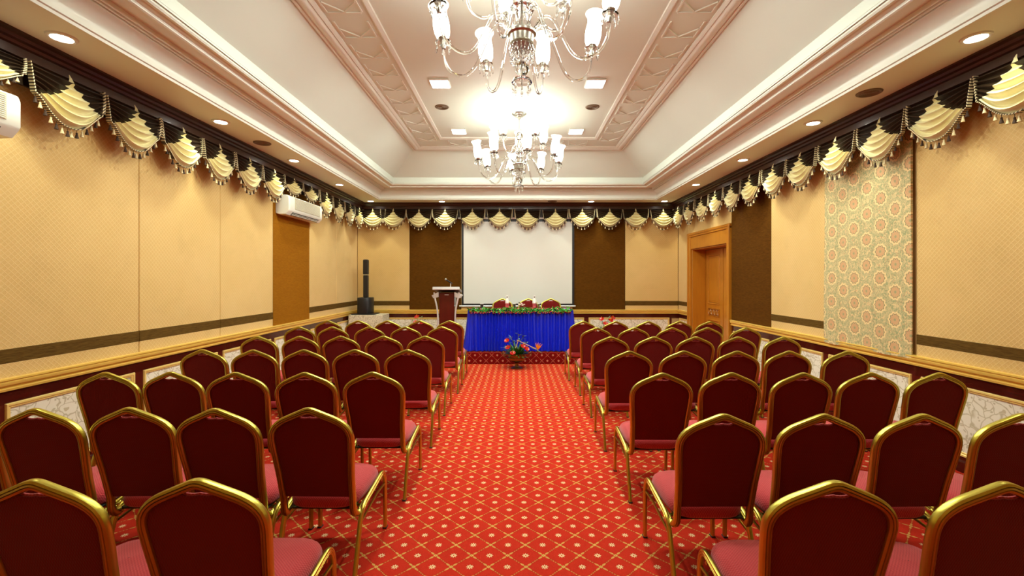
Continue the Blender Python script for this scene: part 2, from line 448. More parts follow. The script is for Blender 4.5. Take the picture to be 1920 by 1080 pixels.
fm = MB(); ring(fm, [(.80, 3.375), (.798, 3.392), (.81, 3.396), (.812, 3.384), (.824, 3.384), (.828, 3.402), (.838, 3.404), (.842, 3.39), (.856, 3.39), (.86, 3.42), (1.0, 3.42),
              (1.0, 3.402), (1.012, 3.396), (1.024, 3.402), (1.028, 3.42), (1.05, 3.425), (1.065, 3.437), (1.07, 3.43), (1.09, 3.432), (1.10, 3.445), (1.10, 3.468), (1.115, 3.478)])
fm.build('stepped_moulding', m_mould, ceil_ob)
fm = MB(); ring(fm, [(1.63, 3.975), (1.635, 3.958), (1.655, 3.956), (1.66, 3.97)] + arc(1.67, 3.965, 1.76, 3.975, 5, .25) + [(1.77, 3.968), (1.785, 3.975), (1.80, 3.99), (1.80, 4.001)])
fm.build('outer_band_moulding', m_mould, ceil_ob)
fm = MB(); ring(fm, [(2.215, 4.001), (2.217, 3.988), (2.228, 3.984), (2.24, 3.988), (2.25, 3.998), (2.262, 4.002), (2.266, 4.021)])
fm.build('inner_band_moulding', m_mould, ceil_ob)
# ornament cells in the band: sides, cross bar and a V
def ornament_mesh():
    mb = MB(); t = .011; W = .15
    def bar(a, b, w=.015):
        a = Vector((a[0], a[1], 0)); b = Vector((b[0], b[1], 0)); d = (b-a).normalized(); n = Vector((-d.y, d.x, 0))*w/2
        vs = [a+n, b+n, b-n, a-n]; lo = [v+Vector((0,0,-t)) for v in vs]
        mb.add([v[:] for v in vs]+[v[:] for v in lo], [(0,1,2,3),(4,7,6,5),(0,4,5,1),(1,5,6,2),(2,6,7,3),(3,7,4,0)])
    bar((-W, .14), (W, .14)); bar((-W-.01, .13), (-W-.01, -.15)); bar((W+.01, .13), (W+.01, -.15))
    bar((0, .13), (-W, -.02)); bar((0, .13), (W, -.02))
    return mb
orn = ornament_mesh().build('ceiling_ornament', m_mould, ceil_ob); orn_me = orn.data
zb = 3.999; first = True
def place_orn(x, y, rz):
    global first
    if first: orn.location = (x, y, zb); orn.rotation_euler = (0, 0, rz); first = False
    else: link_obj('ceiling_ornament', orn_me, ceil_ob, (x, y, zb), (0, 0, rz))
yy = 8.03-.15
while yy > YF+2.3:
    place_orn(XL+2.0, yy, 0); place_orn(XR-2.0, yy, 0); yy -= .43
for k in range(6): place_orn(-1.05+.43*k, YB-2.0, 0)

# ---- wall dressing: fabric panels, stripe, rails, dado
def walls_panel(parent, side, a0, a1, z0, z1, mat, t=.018, label=None, name='wall_panel', gap=.003):
    a0 += gap; a1 -= gap
    mb = MB()
    if side == 'L': mb.cbox(XL, XL+t, a0, a1, z0, z1, .006)
    elif side == 'R': mb.cbox(XR-t, XR, a0, a1, z0, z1, .006)
    else: mb.cbox(a0, a1, YB-t, YB, z0, z1, .006)
    o = mb.build(name, mat, parent)
    if label: o['label'] = label
    return o
ZR = .865
tanL = [-1.57, -.40, .77, 1.94, 3.11, 4.28, 5.45, 6.63]
for a, b in zip(tanL[:-1], tanL[1:]):
    walls_panel(wl, 'L', a, b, ZR, 3.15, m_tan); walls_panel(wl, 'L', a, b, .975, 1.08, m_stripe, .021, 'dark brown stripe band', 'stripe_band', 0)
walls_panel(wl, 'L', 6.63, 7.79, ZR, 3.15, m_brown_gold, .02, 'golden brown fabric panel under the wall air conditioner')
for a, b in ((7.79, 8.96), (8.96, 10.13)):
    walls_panel(wl, 'L', a, b, ZR, 3.15, m_tan); walls_panel(wl, 'L', a, b, .975, 1.08, m_stripe, .021, 'dark brown stripe band', 'stripe_band', 0)
for a, b in ((-3.55, -2.39), (2.415, 3.597)):
    walls_panel(wb, 'B', a, b, ZR, 3.15, m_tan); walls_panel(wb, 'B', a, b, .965, 1.07, m_stripe, .021, 'dark brown stripe band', 'stripe_band', 0)
walls_panel(wb, 'B', -2.39, -1.24, ZR, 3.15, m_brown, .02, 'dark brown fabric panel'); walls_panel(wb, 'B', 1.24, 2.415, ZR, 3.15, m_brown, .02, 'dark brown fabric panel')
walls_panel(wb, 'B', -1.24, 0, ZR, 3.15, m_tan); walls_panel(wb, 'B', 0, 1.24, ZR, 3.15, m_tan)
for a, b in ((-1.57, -.6), (-.6, .57), (.57, 1.74), (1.74, 2.91), (2.91, 4.10), (5.30, 6.44)):
    walls_panel(wr, 'R', a, b, ZR, 3.15, m_tan); walls_panel(wr, 'R', a, b, .975, 1.07, m_stripe, .021, 'dark brown stripe band', 'stripe_band', 0)
walls_panel(wr, 'R', 6.44, 7.63, ZR, 3.15, m_brown, .02, 'dark brown fabric panel beside the door')
walls_panel(wr, 'R', 9.53, 10.13, ZR, 3.15, m_tan); walls_panel(wr, 'R', 9.53, 10.13, .975, 1.07, m_stripe, .021, 'dark brown stripe band', 'stripe_band', 0)
walls_panel(wr, 'R', 7.63, 9.53, 2.5, 3.15, m_tan)
# brocade hanging: slightly wavy cloth panel that overlaps the rail
br = MB(); rows = []
for i in range(25):
    z = 3.15 - (3.15-.835)*i/24; row = []
    for j in range(21):
        u = j/20; row.append((XR-.045-.006*sin(u*9+i*.25)-.003*sin(u*23)-.002*(i/24)*sin(u*31), 4.12+1.17*u, z+(.012*(.5-u)+.004*sin(u*20) if i == 24 else 0)))
    rows.append(row)
br.grid(rows); br.grid([[(XR-.03, p[1], p[2]) for p in r] for r in rows])
for e in (0, -1): br.grid([[r[e] for r in rows], [(XR-.03, r[e][1], r[e][2]) for r in rows]])
for e in (0, -1): br.grid([rows[e], [(XR-.03, p[1], p[2]) for p in rows[e]]])
tag(br.build('brocade_hanging', m_brocade), 'green and coral floral brocade panel hanging on the right wall', 'wall hanging')

def wall_profile(side, prof, a0, a1):
    """extrude (outward offset, z) profile along a wall"""
    def P(o, a, z):
        return (XL+o, a, z) if side == 'L' else (XR-o, a, z) if side == 'R' else (a, YB-o, z)
    mb = MB(); n = len(prof)
    vs = [P(o, a0, z) for o, z in prof]+[P(o, a1, z) for o, z in prof]
    mb.add(vs, [(i, (i+1) % n, n+(i+1) % n, n+i) for i in range(n)]+[tuple(range(n)), tuple(range(2*n-1, n-1, -1))]); return mb
RAIL = [(0, .785), (.03, .785), (.034, .80), (.022, .808), (.022, .82), (.04, .826), (.046, .84), (.046, .85), (.038, .856), (.05, .862), (.05, .874), (.012, .878), (0, .878)]
GB = lambda z: [(0, z), (.02, z), (.026, z+.008), (.02, z+.018), (0, z+.02)]
SK = [(0, 0), (.022, 0), (.022, .085), (.014, .10), (0, .10)]
MH = [(0, .69), (.014, .69), (.014, .785), (0, .785)]
segs = {'L': [(YF, YB)], 'B': [(XL, XR)], 'R': [(YF, 7.63), (9.53, YB)]}
nb = {'L': 'left', 'B': 'back', 'R': 'right'}
for sd, par in (('L', wl), ('B', wb), ('R', wr)):
    for a0, a1 in segs[sd]:
        tag(wall_profile(sd, RAIL, a0, a1).build('chair_rail', m_rail, par), 'gilt chair rail')
        tag(wall_profile(sd, MH, a0, a1).build('frieze_board', m_mahog, par), 'mahogany frieze board')
        wall_profile(sd, [(0, .10), (.014, .10), (.014, .14), (0, .14)], a0, a1).build('bottom_board', m_mahog, par)
        o = wall_profile(sd, SK, a0, a1).build('baseboard_'+nb[sd], m_mahog); o['kind'] = 'structure'
# dado bays: stile, wallpaper panel, gilt frame (four mitred sides as one)
def dado_bay(sd, par, a0, a1):
    s = .05; A, B = a0+s, a1-s; Z0, Z1 = .13, .695
    def P(o, a, z): return (XL+o, a, z) if sd == 'L' else (XR-o, a, z) if sd == 'R' else (a, YB-o, z)
    mb = MB()
    for u0, u1 in ((a0, A+.01), (B-.01, a1)):
        p = P(0, u0, .1); q = P(.014, u1, .7)
        mb.box(min(p[0], q[0]), max(p[0], q[0]), min(p[1], q[1]), max(p[1], q[1]), .14, .69)
    mb.build('dado_stile', m_mahogv, par)
    mb = MB(); vs = [P(.008, A, Z0), P(.008, B, Z0), P(.008, B, Z1), P(.008, A, Z1)]
    mb.add(vs, [(0,1,2,3)]); vs2 = [P(0, A, Z0), P(0, B, Z0), P(0, B, Z1), P(0, A, Z1)]
    mb.add(vs2, [(0,1,2,3)]); mb.build('dado_panel', m_dado, par)
    mb = MB(); rows = []
    for o, d in ((.008, .035), (.018, .032), (.018, .022), (.026, .016), (.026, .004), (.014, -.002), (.0, -.002)):
        rows.append([P(o, A+d, Z0+d), P(o, B-d, Z0+d), P(o, B-d, Z1-d), P(o, A+d, Z1-d)])
    mb.grid(rows, False, True); mb.build('dado_frame', m_gild, par)
for k in range(10): dado_bay('L', wl, -1.57+1.17*k, -1.57+1.17*(k+1))
for a, b in ((-1.57,-.6),(-.6,.57),(.57,1.74),(1.74,2.91),(2.91,4.10),(4.10,5.30),(5.30,6.44),(6.44,7.62),(9.54,10.13)): dado_bay('R', wr, a, b)
for a, b in ((-3.55,-1.55),(-1.55,0),(0,1.55),(1.55,3.45)): dado_bay('B', wb, a, b)

# pelmets (dark wood cornice carrying the swags)
PEL = [(0, 3.22), (.27, 3.22), (.27, 3.206), (.235, 3.198), (.225, 3.18), (.20, 3.172), (.19, 3.155), (.165, 3.15), (.165, 3.09), (.145, 3.085), (0, 3.085)]
for i, sd in enumerate('LBR'):
    a0, a1 = (YF, YB) if sd != 'B' else (XL, XR)
    struct(wall_profile(sd, PEL, a0, a1), 'trim_%d' % (i+1), m_pelmet)
    # plain dark backing cloth behind the swags
    wall_profile(sd, [(.10, 2.92), (.12, 2.92), (.12, 3.09), (.10, 3.09)], a0+.1, a1-.1).build('valance_backing', m_dark, [wl, wb, wr][i])

# ------------------------------------------------------------------ door
dr = MB()
def yz(mb, x0, x1, y0, y1, z0, z1, c=.004): return mb.cbox(x0, x1, y0, y1, z0, z1, c)
dframe = MB()
for y0, y1 in ((7.645, DY0), (DY1, 9.515)):
    yz(dframe, XR-.045, XR+.0, y0, y1, 0, 2.46, .006); yz(dframe, XR-.06, XR-.04, (y0 if y0 < 8 else y1-.04), (y0+.04 if y0 < 8 else y1), 0, 2.46, .006)
yz(dframe, XR-.06, XR, 7.63, 9.53, 2.45, 2.50, .01); yz(dframe, XR-.05, XR, 7.645, 9.515, 2.415, 2.45, .006)
door = struct(dframe, 'door_1', m_door)
yz(MB(), XR-.035, XR+.02, DY0, DY1, DZ, 2.415, .008).build('header_board', m_door, door)
j = MB(); yz(j, XR, DX, DY0-.0, DY0+.02, 0, DZ); yz(j, XR, DX, DY1-.02, DY1, 0, DZ); yz(j, XR, DX, DY0+.02, DY1-.02, DZ-.02, DZ); j.build('jamb_lining', m_door, door)
def leaf(y0, y1):
    L = yz(MB(), DX, DX+.04, y0, y1, .01, DZ-.025).build('door_leaf', m_door, door)
    w = y1-y0
    for z0, z1, nm in ((1.07, 2.03, 'leaf_panel'), (.14, .74, 'leaf_panel')):
        mb = MB(); yA, yB = y0+.14, y1-.14; rows = []
        for o, d in ((0, -.012), (.012, -.006), (.014, 0), (.004, .012), (.002, .02), (.004, .04), (.010, .06)):
            rows.append([(DX-o, yA+d, z0+d), (DX-o, yB-d, z0+d), (DX-o, yB-d, z1-d), (DX-o, yA+d, z1-d)])
        mb.grid(rows, False, True); mb.add(rows[-1], [(0,1,2,3)]); mb.build(nm, m_door, L)
        mb = MB(); mb.grid([[(DX-.0035, yA+d, z0+d), (DX-.0035, yB-d, z0+d), (DX-.0035, yB-d, z1-d), (DX-.0035, yA+d, z1-d)] for d in (.0, .024)], False, True); mb.build('panel_groove', m_door_d, L)
    # carved strip: recessed ground with scroll bosses
    mb = MB(); yA, yB = y0+.14, y1-.14; yz(mb, DX-.006, DX, yA, yB, .82, .98, .003); mb.build('carved_ground', m_door_d, L)
    mb = MB()
    for k in range(7):
        cy = yA+(yB-yA)*(k+.5)/7
        mb.tube([(DX-.009, cy+.028*cos(a)*(1-a/14), .90+.055*sin(a)*(1-a/14)*(1 if k % 2 else -1)) for a in [q*.6 for q in range(14)]], .006, 5)
    mb.tube([(DX-.009, yA, .83), (DX-.009, yB, .83), (DX-.009, yB, .97), (DX-.009, yA, .97)], .006, 5, closed=True)
    mb.build('carved_scrolls', m_door, L)
leaf(8.585, DY1-.02); leaf(DY0+.02, 8.555)
MB().box(DX+.02, DX+.05, 8.55, 8.59, .01, DZ-.02).build('meeting_strip', m_door_d, door)

# ------------------------------------------------------------------ lights
def spot(name, loc, power, col, size, parent=None, blend=1, rad=.05):
    l = bpy.data.lights.new(name, 'SPOT'); l.energy = power; l.color = col; l.spot_size = R(size); l.spot_blend = blend; l.shadow_soft_size = rad
    o = bpy.data.objects.new(name, l); COL.objects.link(o); o.location = loc; o.parent = parent; return o
ords = ['first', 'second', 'third', 'fourth', 'fifth', 'sixth', 'seventh', 'eighth', 'ninth', 'tenth', 'eleventh', 'twelfth', 'thirteenth', 'fourteenth', 'fifteenth', 'sixteenth']
dl0 = None
def downlight(x, y, label, zz=ZS):
    global dl0
    if dl0 is None:
        t = thing('downlight', label, 'ceiling light', (x, y, zz), 0, 'round downlights in the soffit')
        MB().lathe([(.058, -.004), (.062, -.012), (.072, -.014), (.082, -.010), (.086, 0)], 28).build('trim_ring', m_white, t)
        MB().lathe([(.0005, -.006), (.03, -.007), (.058, -.005)], 24).build('lens', m_lens, t)
        spot('lamp', (0, 0, -.03), P_DOWN, C_DOWN, 150, t, 1, .05); dl0 = t
    else:
        t = copy_tree(dl0); t.location = (x, y, zz); t['label'] = label
for k, y in enumerate((9.68, 7.98, 6.35, 4.78, 3.11)):
    downlight(-3.11, y, 'round downlight over left wall, %s from the far corner' % ords[k])
for k, y in enumerate((9.68, 7.98, 6.32, 4.82, 3.11)):
    downlight(3.14, y, 'round downlight over right wall, %s from the far corner' % ords[k])
downlight(-1.60, 9.72, 'round downlight above the left part of the back wall'); downlight(1.59, 9.72, 'round downlight above the right part of the back wall')
sq0 = None
for ky, y in enumerate((7.54, 5.69, 3.84)):
    for sx in (-1, 1):
        x = sx*.97+.01
        lab = '%s square ceiling light, %s of the chandeliers, %s' % (('bright white'), 'left' if sx < 0 else 'right', ('farthest from the camera', 'middle one of three', 'nearest, cut by the top edge')[ky])
        if sq0 is None:
            t = thing('square_ceiling_light', lab, 'ceiling light', (x, y, 4.02), 0, 'square panel lights on the ceiling')
            MB().cbox(-.125, .125, -.125, .125, -.022, 0, .01).build('housing', m_white, t)
            MB().cbox(-.108, .108, -.108, .108, -.027, -.021, .002).build('diffuser', m_led, t)
            l = bpy.data.lights.new('panel_lamp', 'AREA'); l.shape = 'SQUARE'; l.size = .2; l.energy = P_PANEL; l.color = C_PANEL
            o = bpy.data.objects.new('panel_lamp', l); COL.objects.link(o); o.parent = t; o.location = (0, 0, -.032); sq0 = t
        else:
            t = copy_tree(sq0); t.location = (x, y, 4.02); t['label'] = lab
# round vents
vt0 = None
def vent(x, y, z, label, k=1):
    global vt0
    if vt0 is None:
        t = thing('ceiling_speaker', label, 'ceiling speaker', (x, y, z))
        MB().lathe([(.072, -.003), (.078, -.010), (.09, -.011), (.098, -.006), (.10, 0)], 28).build('rim', m_spk, t)
        g = MB().lathe([(.0005, -.004), (.074, -.004)], 24); g.build('back_plate', m_spk, t)
        g = MB()
        for r in (.015, .03, .045, .06): g.lathe([(r, -.0042), (r+.005, -.009), (r+.010, -.0042)], 24)
        g.build('grille', m_spk, t); vt0 = t
    else:
        t = copy_tree(vt0); t.location = (x, y, z); t['label'] = label
vent(-1.07, 6.5, 4.02, 'round ceiling speaker left of the far chandelier')
vent(1.08, 6.5, 4.02, 'round ceiling speaker right of the far chandelier')
vent(-3.10, 5.54, ZS, 'round speaker in the left soffit between downlights')
vent(3.13, 4.04, ZS, 'round dark speaker in the right soffit between downlights')
vent(.76, 9.72, ZS, 'round dark speaker in the back soffit above screen edge')

# ------------------------------------------------------------------ chandeliers
def revolve_path(pts, ang):
    return [(r*cos(ang), r*sin(ang), z) for r, z in pts]
def chandelier(x, y, phi, label):
    t = thing('chandelier', label, 'chandelier', (x, y, 0), 0, 'crystal chandeliers')
    MB().lathe([(.0, 4.02), (.10, 4.018), (.105, 4.005), (.09, 3.995), (.085, 3.985), (.06, 3.978), (.055, 3.965), (.03, 3.958), (.02, 3.93), (.006, 3.925)], 28).build('canopy', m_silver, t)
    MB().tube([(0, 0, 3.93), (0, 0, 3.28)], .006, 8).build('rod', m_silver, t)
    MB().lathe([(.012, 3.74), (.03, 3.73), (.055, 3.70), (.07, 3.66), (.05, 3.655), (.035, 3.63), (.03, 3.60), (.045, 3.57), (.05, 3.53), (.03, 3.49), (.025, 3.47),
                (.06, 3.455), (.085, 3.44), (.06, 3.43), (.04, 3.40), (.05, 3.36), (.06, 3.33), (.05, 3.29), (.03, 3.27)], 20, smooth=False).build('crystal_column', m_glass, t)
    MB().lathe([(.0, 3.285), (.085, 3.285), (.10, 3.27), (.10, 3.255), (.085, 3.245), (.078, 3.20), (.085, 3.19), (.08, 3.175), (.0, 3.17)], 32).build('metal_dish', m_silver, t)
    MB().lathe([(.07, 3.28), (.11, 3.30), (.135, 3.33), (.128, 3.335), (.10, 3.305), (.06, 3.29)], 20, smooth=False).build('crystal_bowl', m_glass, t)
    MB().sphere((0, 0, 3.02), .05, 14, 9).build('crystal_ball', m_glass, t)
    MB().tube([(0, 0, 3.17), (0, 0, 2.88)], .004, 6).build('lower_rod', m_silver, t)
    MB().lathe([(.012, 2.955), (.03, 2.965), (.06, 2.95), (.072, 2.925), (.066, 2.925), (.05, 2.94), (.02, 2.95)], 14, smooth=False).build('finial_dish', m_glass, t)
    dm = MB().lathe([(.0015, 0), (.006, -.008), (.0015, -.016), (.004, -.022), (.009, -.05), (.0015, -.072)], 6, smooth=False, capb=True)
    d0 = dm.build('crystal_drop', m_glass, t); d0.location = (.055, 0, 2.925)
    dmesh = d0.data
    for k in range(1, 8):
        a = 2*pi*k/8; link_obj('crystal_drop', dmesh, t, (.062*cos(a), .062*sin(a), 2.925))
    link_obj('crystal_drop', dmesh, t, (0, 0, 2.90))
    for rr_, zz, n in ((.085, 3.185, 18), (.06, 3.165, 14), (.075, 3.125, 16), (.045, 3.09, 10)):
        for k in range(n):
            a = 2*pi*(k+.3)/n; link_obj('crystal_drop', dmesh, t, (rr_*cos(a), rr_*sin(a), zz))
    def tier(n, rad, path, zc, ph, sc, tilt):
        sp = smooth_path([(r, 0, z) for r, z in path], 5)
        am = MB().tube(sp, .0105*sc, 8).build('arm', m_glass, t); arm_me = am.data
        cup = MB().lathe([(.008, -.012), (.02, -.010), (.05, .004), (.056, .014), (.05, .012), (.02, .0), (.018, .012), (.026, .03), (.03, .045), (.026, .045), (.012, .02)], 16, smooth=False).build('cup', m_glass, am)
        cap = MB().lathe([(.0, -.04), (.014, -.04), (.016, -.012), (.012, -.01), (.014, .02), (.028, .04), (.032, .052), (.0, .052)], 14).build('socket', m_silver, am)
        sh = MB().lathe([(.028, 0), (.040, .006), (.048, .03), (.052, .07), (.051, .11), (.046, .155), (.046, .18), (.054, .205), (.068, .225), (.066, .227), (.051, .205), (.043, .18), (.043, .155), (.047, .1), (.044, .03), (.028, .004)], 20).build('lamp_shade', m_shade, am)
        for q in (cup, cap, sh): q.location = (rad, 0, zc)
        sh.location = (rad, 0, zc+.045)
        for q in (cap, sh, cup): q.rotation_euler = (0, tilt, 0)
        sh.scale = (1.15, 1.15, 1.08)
        drops = []
        for q in range(6):
            a = 2*pi*q/6; dd = link_obj('crystal_drop', dmesh, am, (rad+.052*cos(a), .052*sin(a), zc+.010)); drops.append(dd)
        am.rotation_euler = (0, 0, ph)
        KIDS[am.name] = [cup, cap, sh]+drops
        for k in range(1, n):
            c = copy_tree(am, t); c.rotation_euler = (0, 0, ph+2*pi*k/n)
    tier(8, .60, [(.07, 3.25), (.11, 3.32), (.165, 3.355), (.225, 3.32), (.285, 3.20), (.35, 3.08), (.43, 3.03), (.515, 3.055), (.575, 3.13), (.60, 3.26)], 3.285, phi, 1, R(9))
    tier(5, .385, [(.04, 3.44), (.07, 3.50), (.11, 3.52), (.155, 3.47), (.20, 3.40), (.27, 3.375), (.34, 3.41), (.375, 3.48), (.385, 3.545)], 3.575, phi+R(80), .9, R(3))
    return t
chandelier(.035, 6.75, R(10), 'far crystal chandelier with frosted glass shades, whole in view')
chandelier(.035, 3.15, R(28), 'near crystal chandelier with frosted glass shades, cut by the top edge')
def medallion(x, y, label):
    t = thing('ceiling_medallion', label, 'ceiling rose', (x, y, 4.02))
    MB().lathe([(.10, 0), (.11, -.012), (.14, -.016), (.20, -.012), (.235, -.004), (.24, 0)], 40).build('centre_ring', m_mould, t)
    pm = MB(); rows = []
    for i in range(8):
        u = i/7; rows.append([(.22+.15*u, (.046*sin(pi*min(1, .12+u*.8))**.6)*v, -.002-.020*sin(pi*(.1+.85*u))*(1-v*v)) for v in (-1, -.6, 0, .6, 1)])
    pm.grid(rows); p0 = pm.build('petal', m_mould, t)
    for k in range(1, 22): link_obj('petal', p0.data, t, (0, 0, 0), (0, 0, 2*pi*k/22))
medallion(.035, 6.75, 'round petalled plaster rose above the far chandelier')
medallion(.035, 3.15, 'round petalled plaster rose above the near chandelier')

# ------------------------------------------------------------------ swags
def make_swag(label, group, W=.295):
    """local: x along wall, -y into the room, z up (world height)"""
    t = thing('swag', label, 'curtain swag', (0, 0, 0), 0, group)
    ZT = 3.085; NF = 6.0
    def pt(u, v):
        # gathered line: curve v sags between the two top corners
        au = abs(u)
        ztop = ZT - .02 - .19*v*au**4.5                 # outer ends slip down the cord
        sag = (.345*v)*(1 - au**2.5)
        z = ztop - sag - .018*v*(1-au)
        x = u*W*(1-.10*v*au*au)
        ph = v*NF*2*pi
        amp = .040*(1-.45*au)*(1 if v > .04 else v/.04)
        out = .018 + .035*sin(pi*min(1, v))*(1-au*au) + amp*(.5-.5*cos(ph))**.7 + .012*v
        z -= .006*sin(ph)*(1-au)
        return (x, -out, z)
    NV = 60
    def b(v):
        f = (v*NF) % 1
        return min(.86, max(0, (v-.10)*1.05) + .07*(1-f) * (v > .10))
    cream, L, Rr = [], [], []
    for i in range(NV+1):
        v = i/NV; bb = b(v)
        if v >= .09: cream.append([(lambda p: (p[0], p[1]-.004, p[2]))(pt(bb*(-1+2*j/14), v)) for j in range(15)])
        L.append([pt(-1+(1-bb*.93)*j/12, v) for j in range(13)]); Rr.append([pt(bb*.93+(1-bb*.93)*j/12, v) for j in range(13)])
    # peak of cream cloth
    MB().grid(cream).build('cream_swag', m_cream, t)
    pk = MB(); pk.grid([[(-.022, -.05, 3.045), (0, -.062, 3.035), (.022, -.05, 3.045)], [(-.010, -.045, 3.07), (.002, -.055, 3.07), (.012, -.045, 3.07)], [(-.002, -.035, 3.10), (.003, -.036, 3.10), (.006, -.035, 3.10)]])
    pk.build('cream_peak', m_cream, t)
    MB().grid(L).build('brown_fold', m_dark, t); MB().grid(Rr).build('brown_fold', m_dark, t)
    # braid along the lower edge
    edge = [pt(-1+2*j/40, 1.0) for j in range(41)]
    edge = [(x, y-.004, z-.006) for x, y, z in edge]
    path = [(-W, -.03, ZT-.01)] + edge + [(W, -.03, ZT-.01)]
    MB().sweep(path, [(-.004, -.018), (.004, -.018), (.004, .018), (-.004, .018)], (0, -1, .001)).build('braid', m_braid, t)
    e2 = [((-W)+.0, -.035, ZT-.0), (-W+.004, -.045, ZT-.09), (-W+.008, -.04, ZT-.18)]
    MB().tube(e2, .011, 8).build('cord', m_braid, t)
    tb = MB().tube([(0, 0, .012), (0, 0, -.012)], .0018, 5); tb.lathe([(.003, -.010), (.0075, -.015), (.006, -.022), (.008, -.030), (.013, -.052), (.0, -.053)], 8, smooth=True)
    tb2 = MB().tube([(0, 0, .012), (0, 0, -.012)], .0018, 5); tb2.lathe([(.003, -.010), (.0075, -.015), (.006, -.022), (.008, -.030), (.013, -.052), (.0, -.053)], 8, smooth=True)
    tl = td = None
    for k in range(14):
        q = 2+int(k*37/13+.01); q = min(q, 39); p = edge[q]; loc = (p[0], p[1]-.001, p[2]-.014)
        if k % 2:
            if td is None: td = tb.build('tassel', m_tassel_d, t); td.location = loc
            else: link_obj('tassel', td.data, t, loc)
        else:
            if tl is None: tl = tb2.build('tassel', m_tassel_l, t); tl.location = loc
            else: link_obj('tassel', tl.data, t, loc)
    return t
SW = None
def put_swag(loc, rz, label, group, sx=1):
    global SW
    if SW is None: SW = make_swag(label, group); t = SW
    else: t = copy_tree(SW); t['label'] = label; t['group'] = group
    t.location = loc; t.rotation_euler = (0, 0, rz+R(rnd.uniform(-1, 1))); t.scale = (sx*.965*(1 if rnd.random() < .5 else -1), rnd.uniform(.85, 1.15), 1)
    if t.location.x < -3 and (6.6 < t.location.y < 7.9 or 1.85 < t.location.y < 3.2): t.scale.z = .62; t.location.z = 3.085*.38; t.scale.y = .8
OFF = .155
bx = [-3.15, -2.70, -2.14, -1.57, -.973, -.375, .234, .844, 1.43, 2.03, 2.60, 3.20]
for k, x in enumerate(bx):
    nxt = bx[k+1]-x if k < 11 else .59
    put_swag((x, YB-OFF-.01, rnd.uniform(-.008, .008)), 0, 'brown and cream tasselled swag on back wall, %s from left' % ords[k], 'swags on the back wall', .98)
yl = [2.56-.585*2, 2.56-.585, 2.56, 3.145, 3.73, 4.31, 4.89, 5.46, 6.04, 6.62, 7.2, 7.78, 8.36, 8.94, 9.48, 10.0]
n = len(yl)-1
for k in range(n):
    c = (yl[k]+yl[k+1])/2
    put_swag((XL+OFF, c, rnd.uniform(-.008, .008)), R(90), 'brown and cream tasselled swag on left wall, %s from the far corner' % ords[n-1-k], 'swags on the left wall', (yl[k+1]-yl[k])/.59)
yr = [3.41+.592*k for k in range(-3, 12)]; yr[-1] = 9.98
n = len(yr)-1
for k in range(n):
    c = (yr[k]+yr[k+1])/2
    put_swag((XR-OFF, c, rnd.uniform(-.008, .008)), R(-90), 'brown and cream tasselled swag on right wall, %s from the far corner' % ords[n-1-k], 'swags on the right wall', (yr[k+1]-yr[k])/.59)

# ------------------------------------------------------------------ air conditioners
def aircon(y0, y1, label):
    t = thing('air_conditioner', label, 'air conditioner', (XL+.02, (y0+y1)/2, 2.51), 0, 'wall air conditioners')
    L = (y1-y0)/2
    prof = [(0, .02), (.06, 0), (.15, .005), (.195, .055), (.205, .075), (.205, .25), (.19, .285), (.15, .30), (0, .30)]
    mb = MB(); n = len(prof)
    ys = [-L, -L+.012, -L+.03, L-.03, L-.012, L]; sc = [.93, .985, 1, 1, .985, .93]
    rows = [[((px)*s_, yy_, .15+(pz-.15)*s_) for px, pz in prof] for yy_, s_ in zip(ys, sc)]
    mb.grid(rows, False, True); mb.add(rows[0], [tuple(range(n))]); mb.add(rows[-1], [tuple(range(n))])
    mb.build('casing', m_white, t)
    MB().cbox(.204, .210, -L+.16, L-.10, .10, .27, .003).build('intake_panel', m_greyfin, t)
    g = MB()
    for k in range(12): g.box(.209, .213, -L+.17, L-.11, .108+k*.013, .113+k*.013)
    g.build('grille_bar', m_white, t)
    # outlet slot with louvre on the lower front bevel
    a = Vector((.152, 0, .002)); b_ = Vector((.198, 0, .055)); d = (b_-a).normalized(); nn = Vector((d.z, 0, -d.x))
    q = MB()
    def slab(q, s0, s1, yA, yB, h0, h1):
        P = [a+d*s+nn*h for s in (s0, s1) for h in (h0, h1)]
        vs = [(p.x, yy_, p.z) for p in P for yy_ in (yA, yB)]
        q.add(vs, [(0,1,3,2),(4,6,7,5),(0,4,5,1),(2,3,7,6),(0,2,6,4),(1,5,7,3)])
    slab(q, .006, .062, -L+.12, L-.12, -.004, .002); q.build('outlet_slot', m_vent, t)
    q = MB(); slab(q, .018, .030, -L+.13, L-.13, .002, .008); slab(q, .042, .047, -L+.13, L-.13, .002, .007); q.build('louvre', m_white, t)
    return t
aircon(6.70, 7.83, 'white air conditioner on the left wall above golden brown panel')
aircon(1.95, 3.08, 'white air conditioner cut by the left edge of the photo')

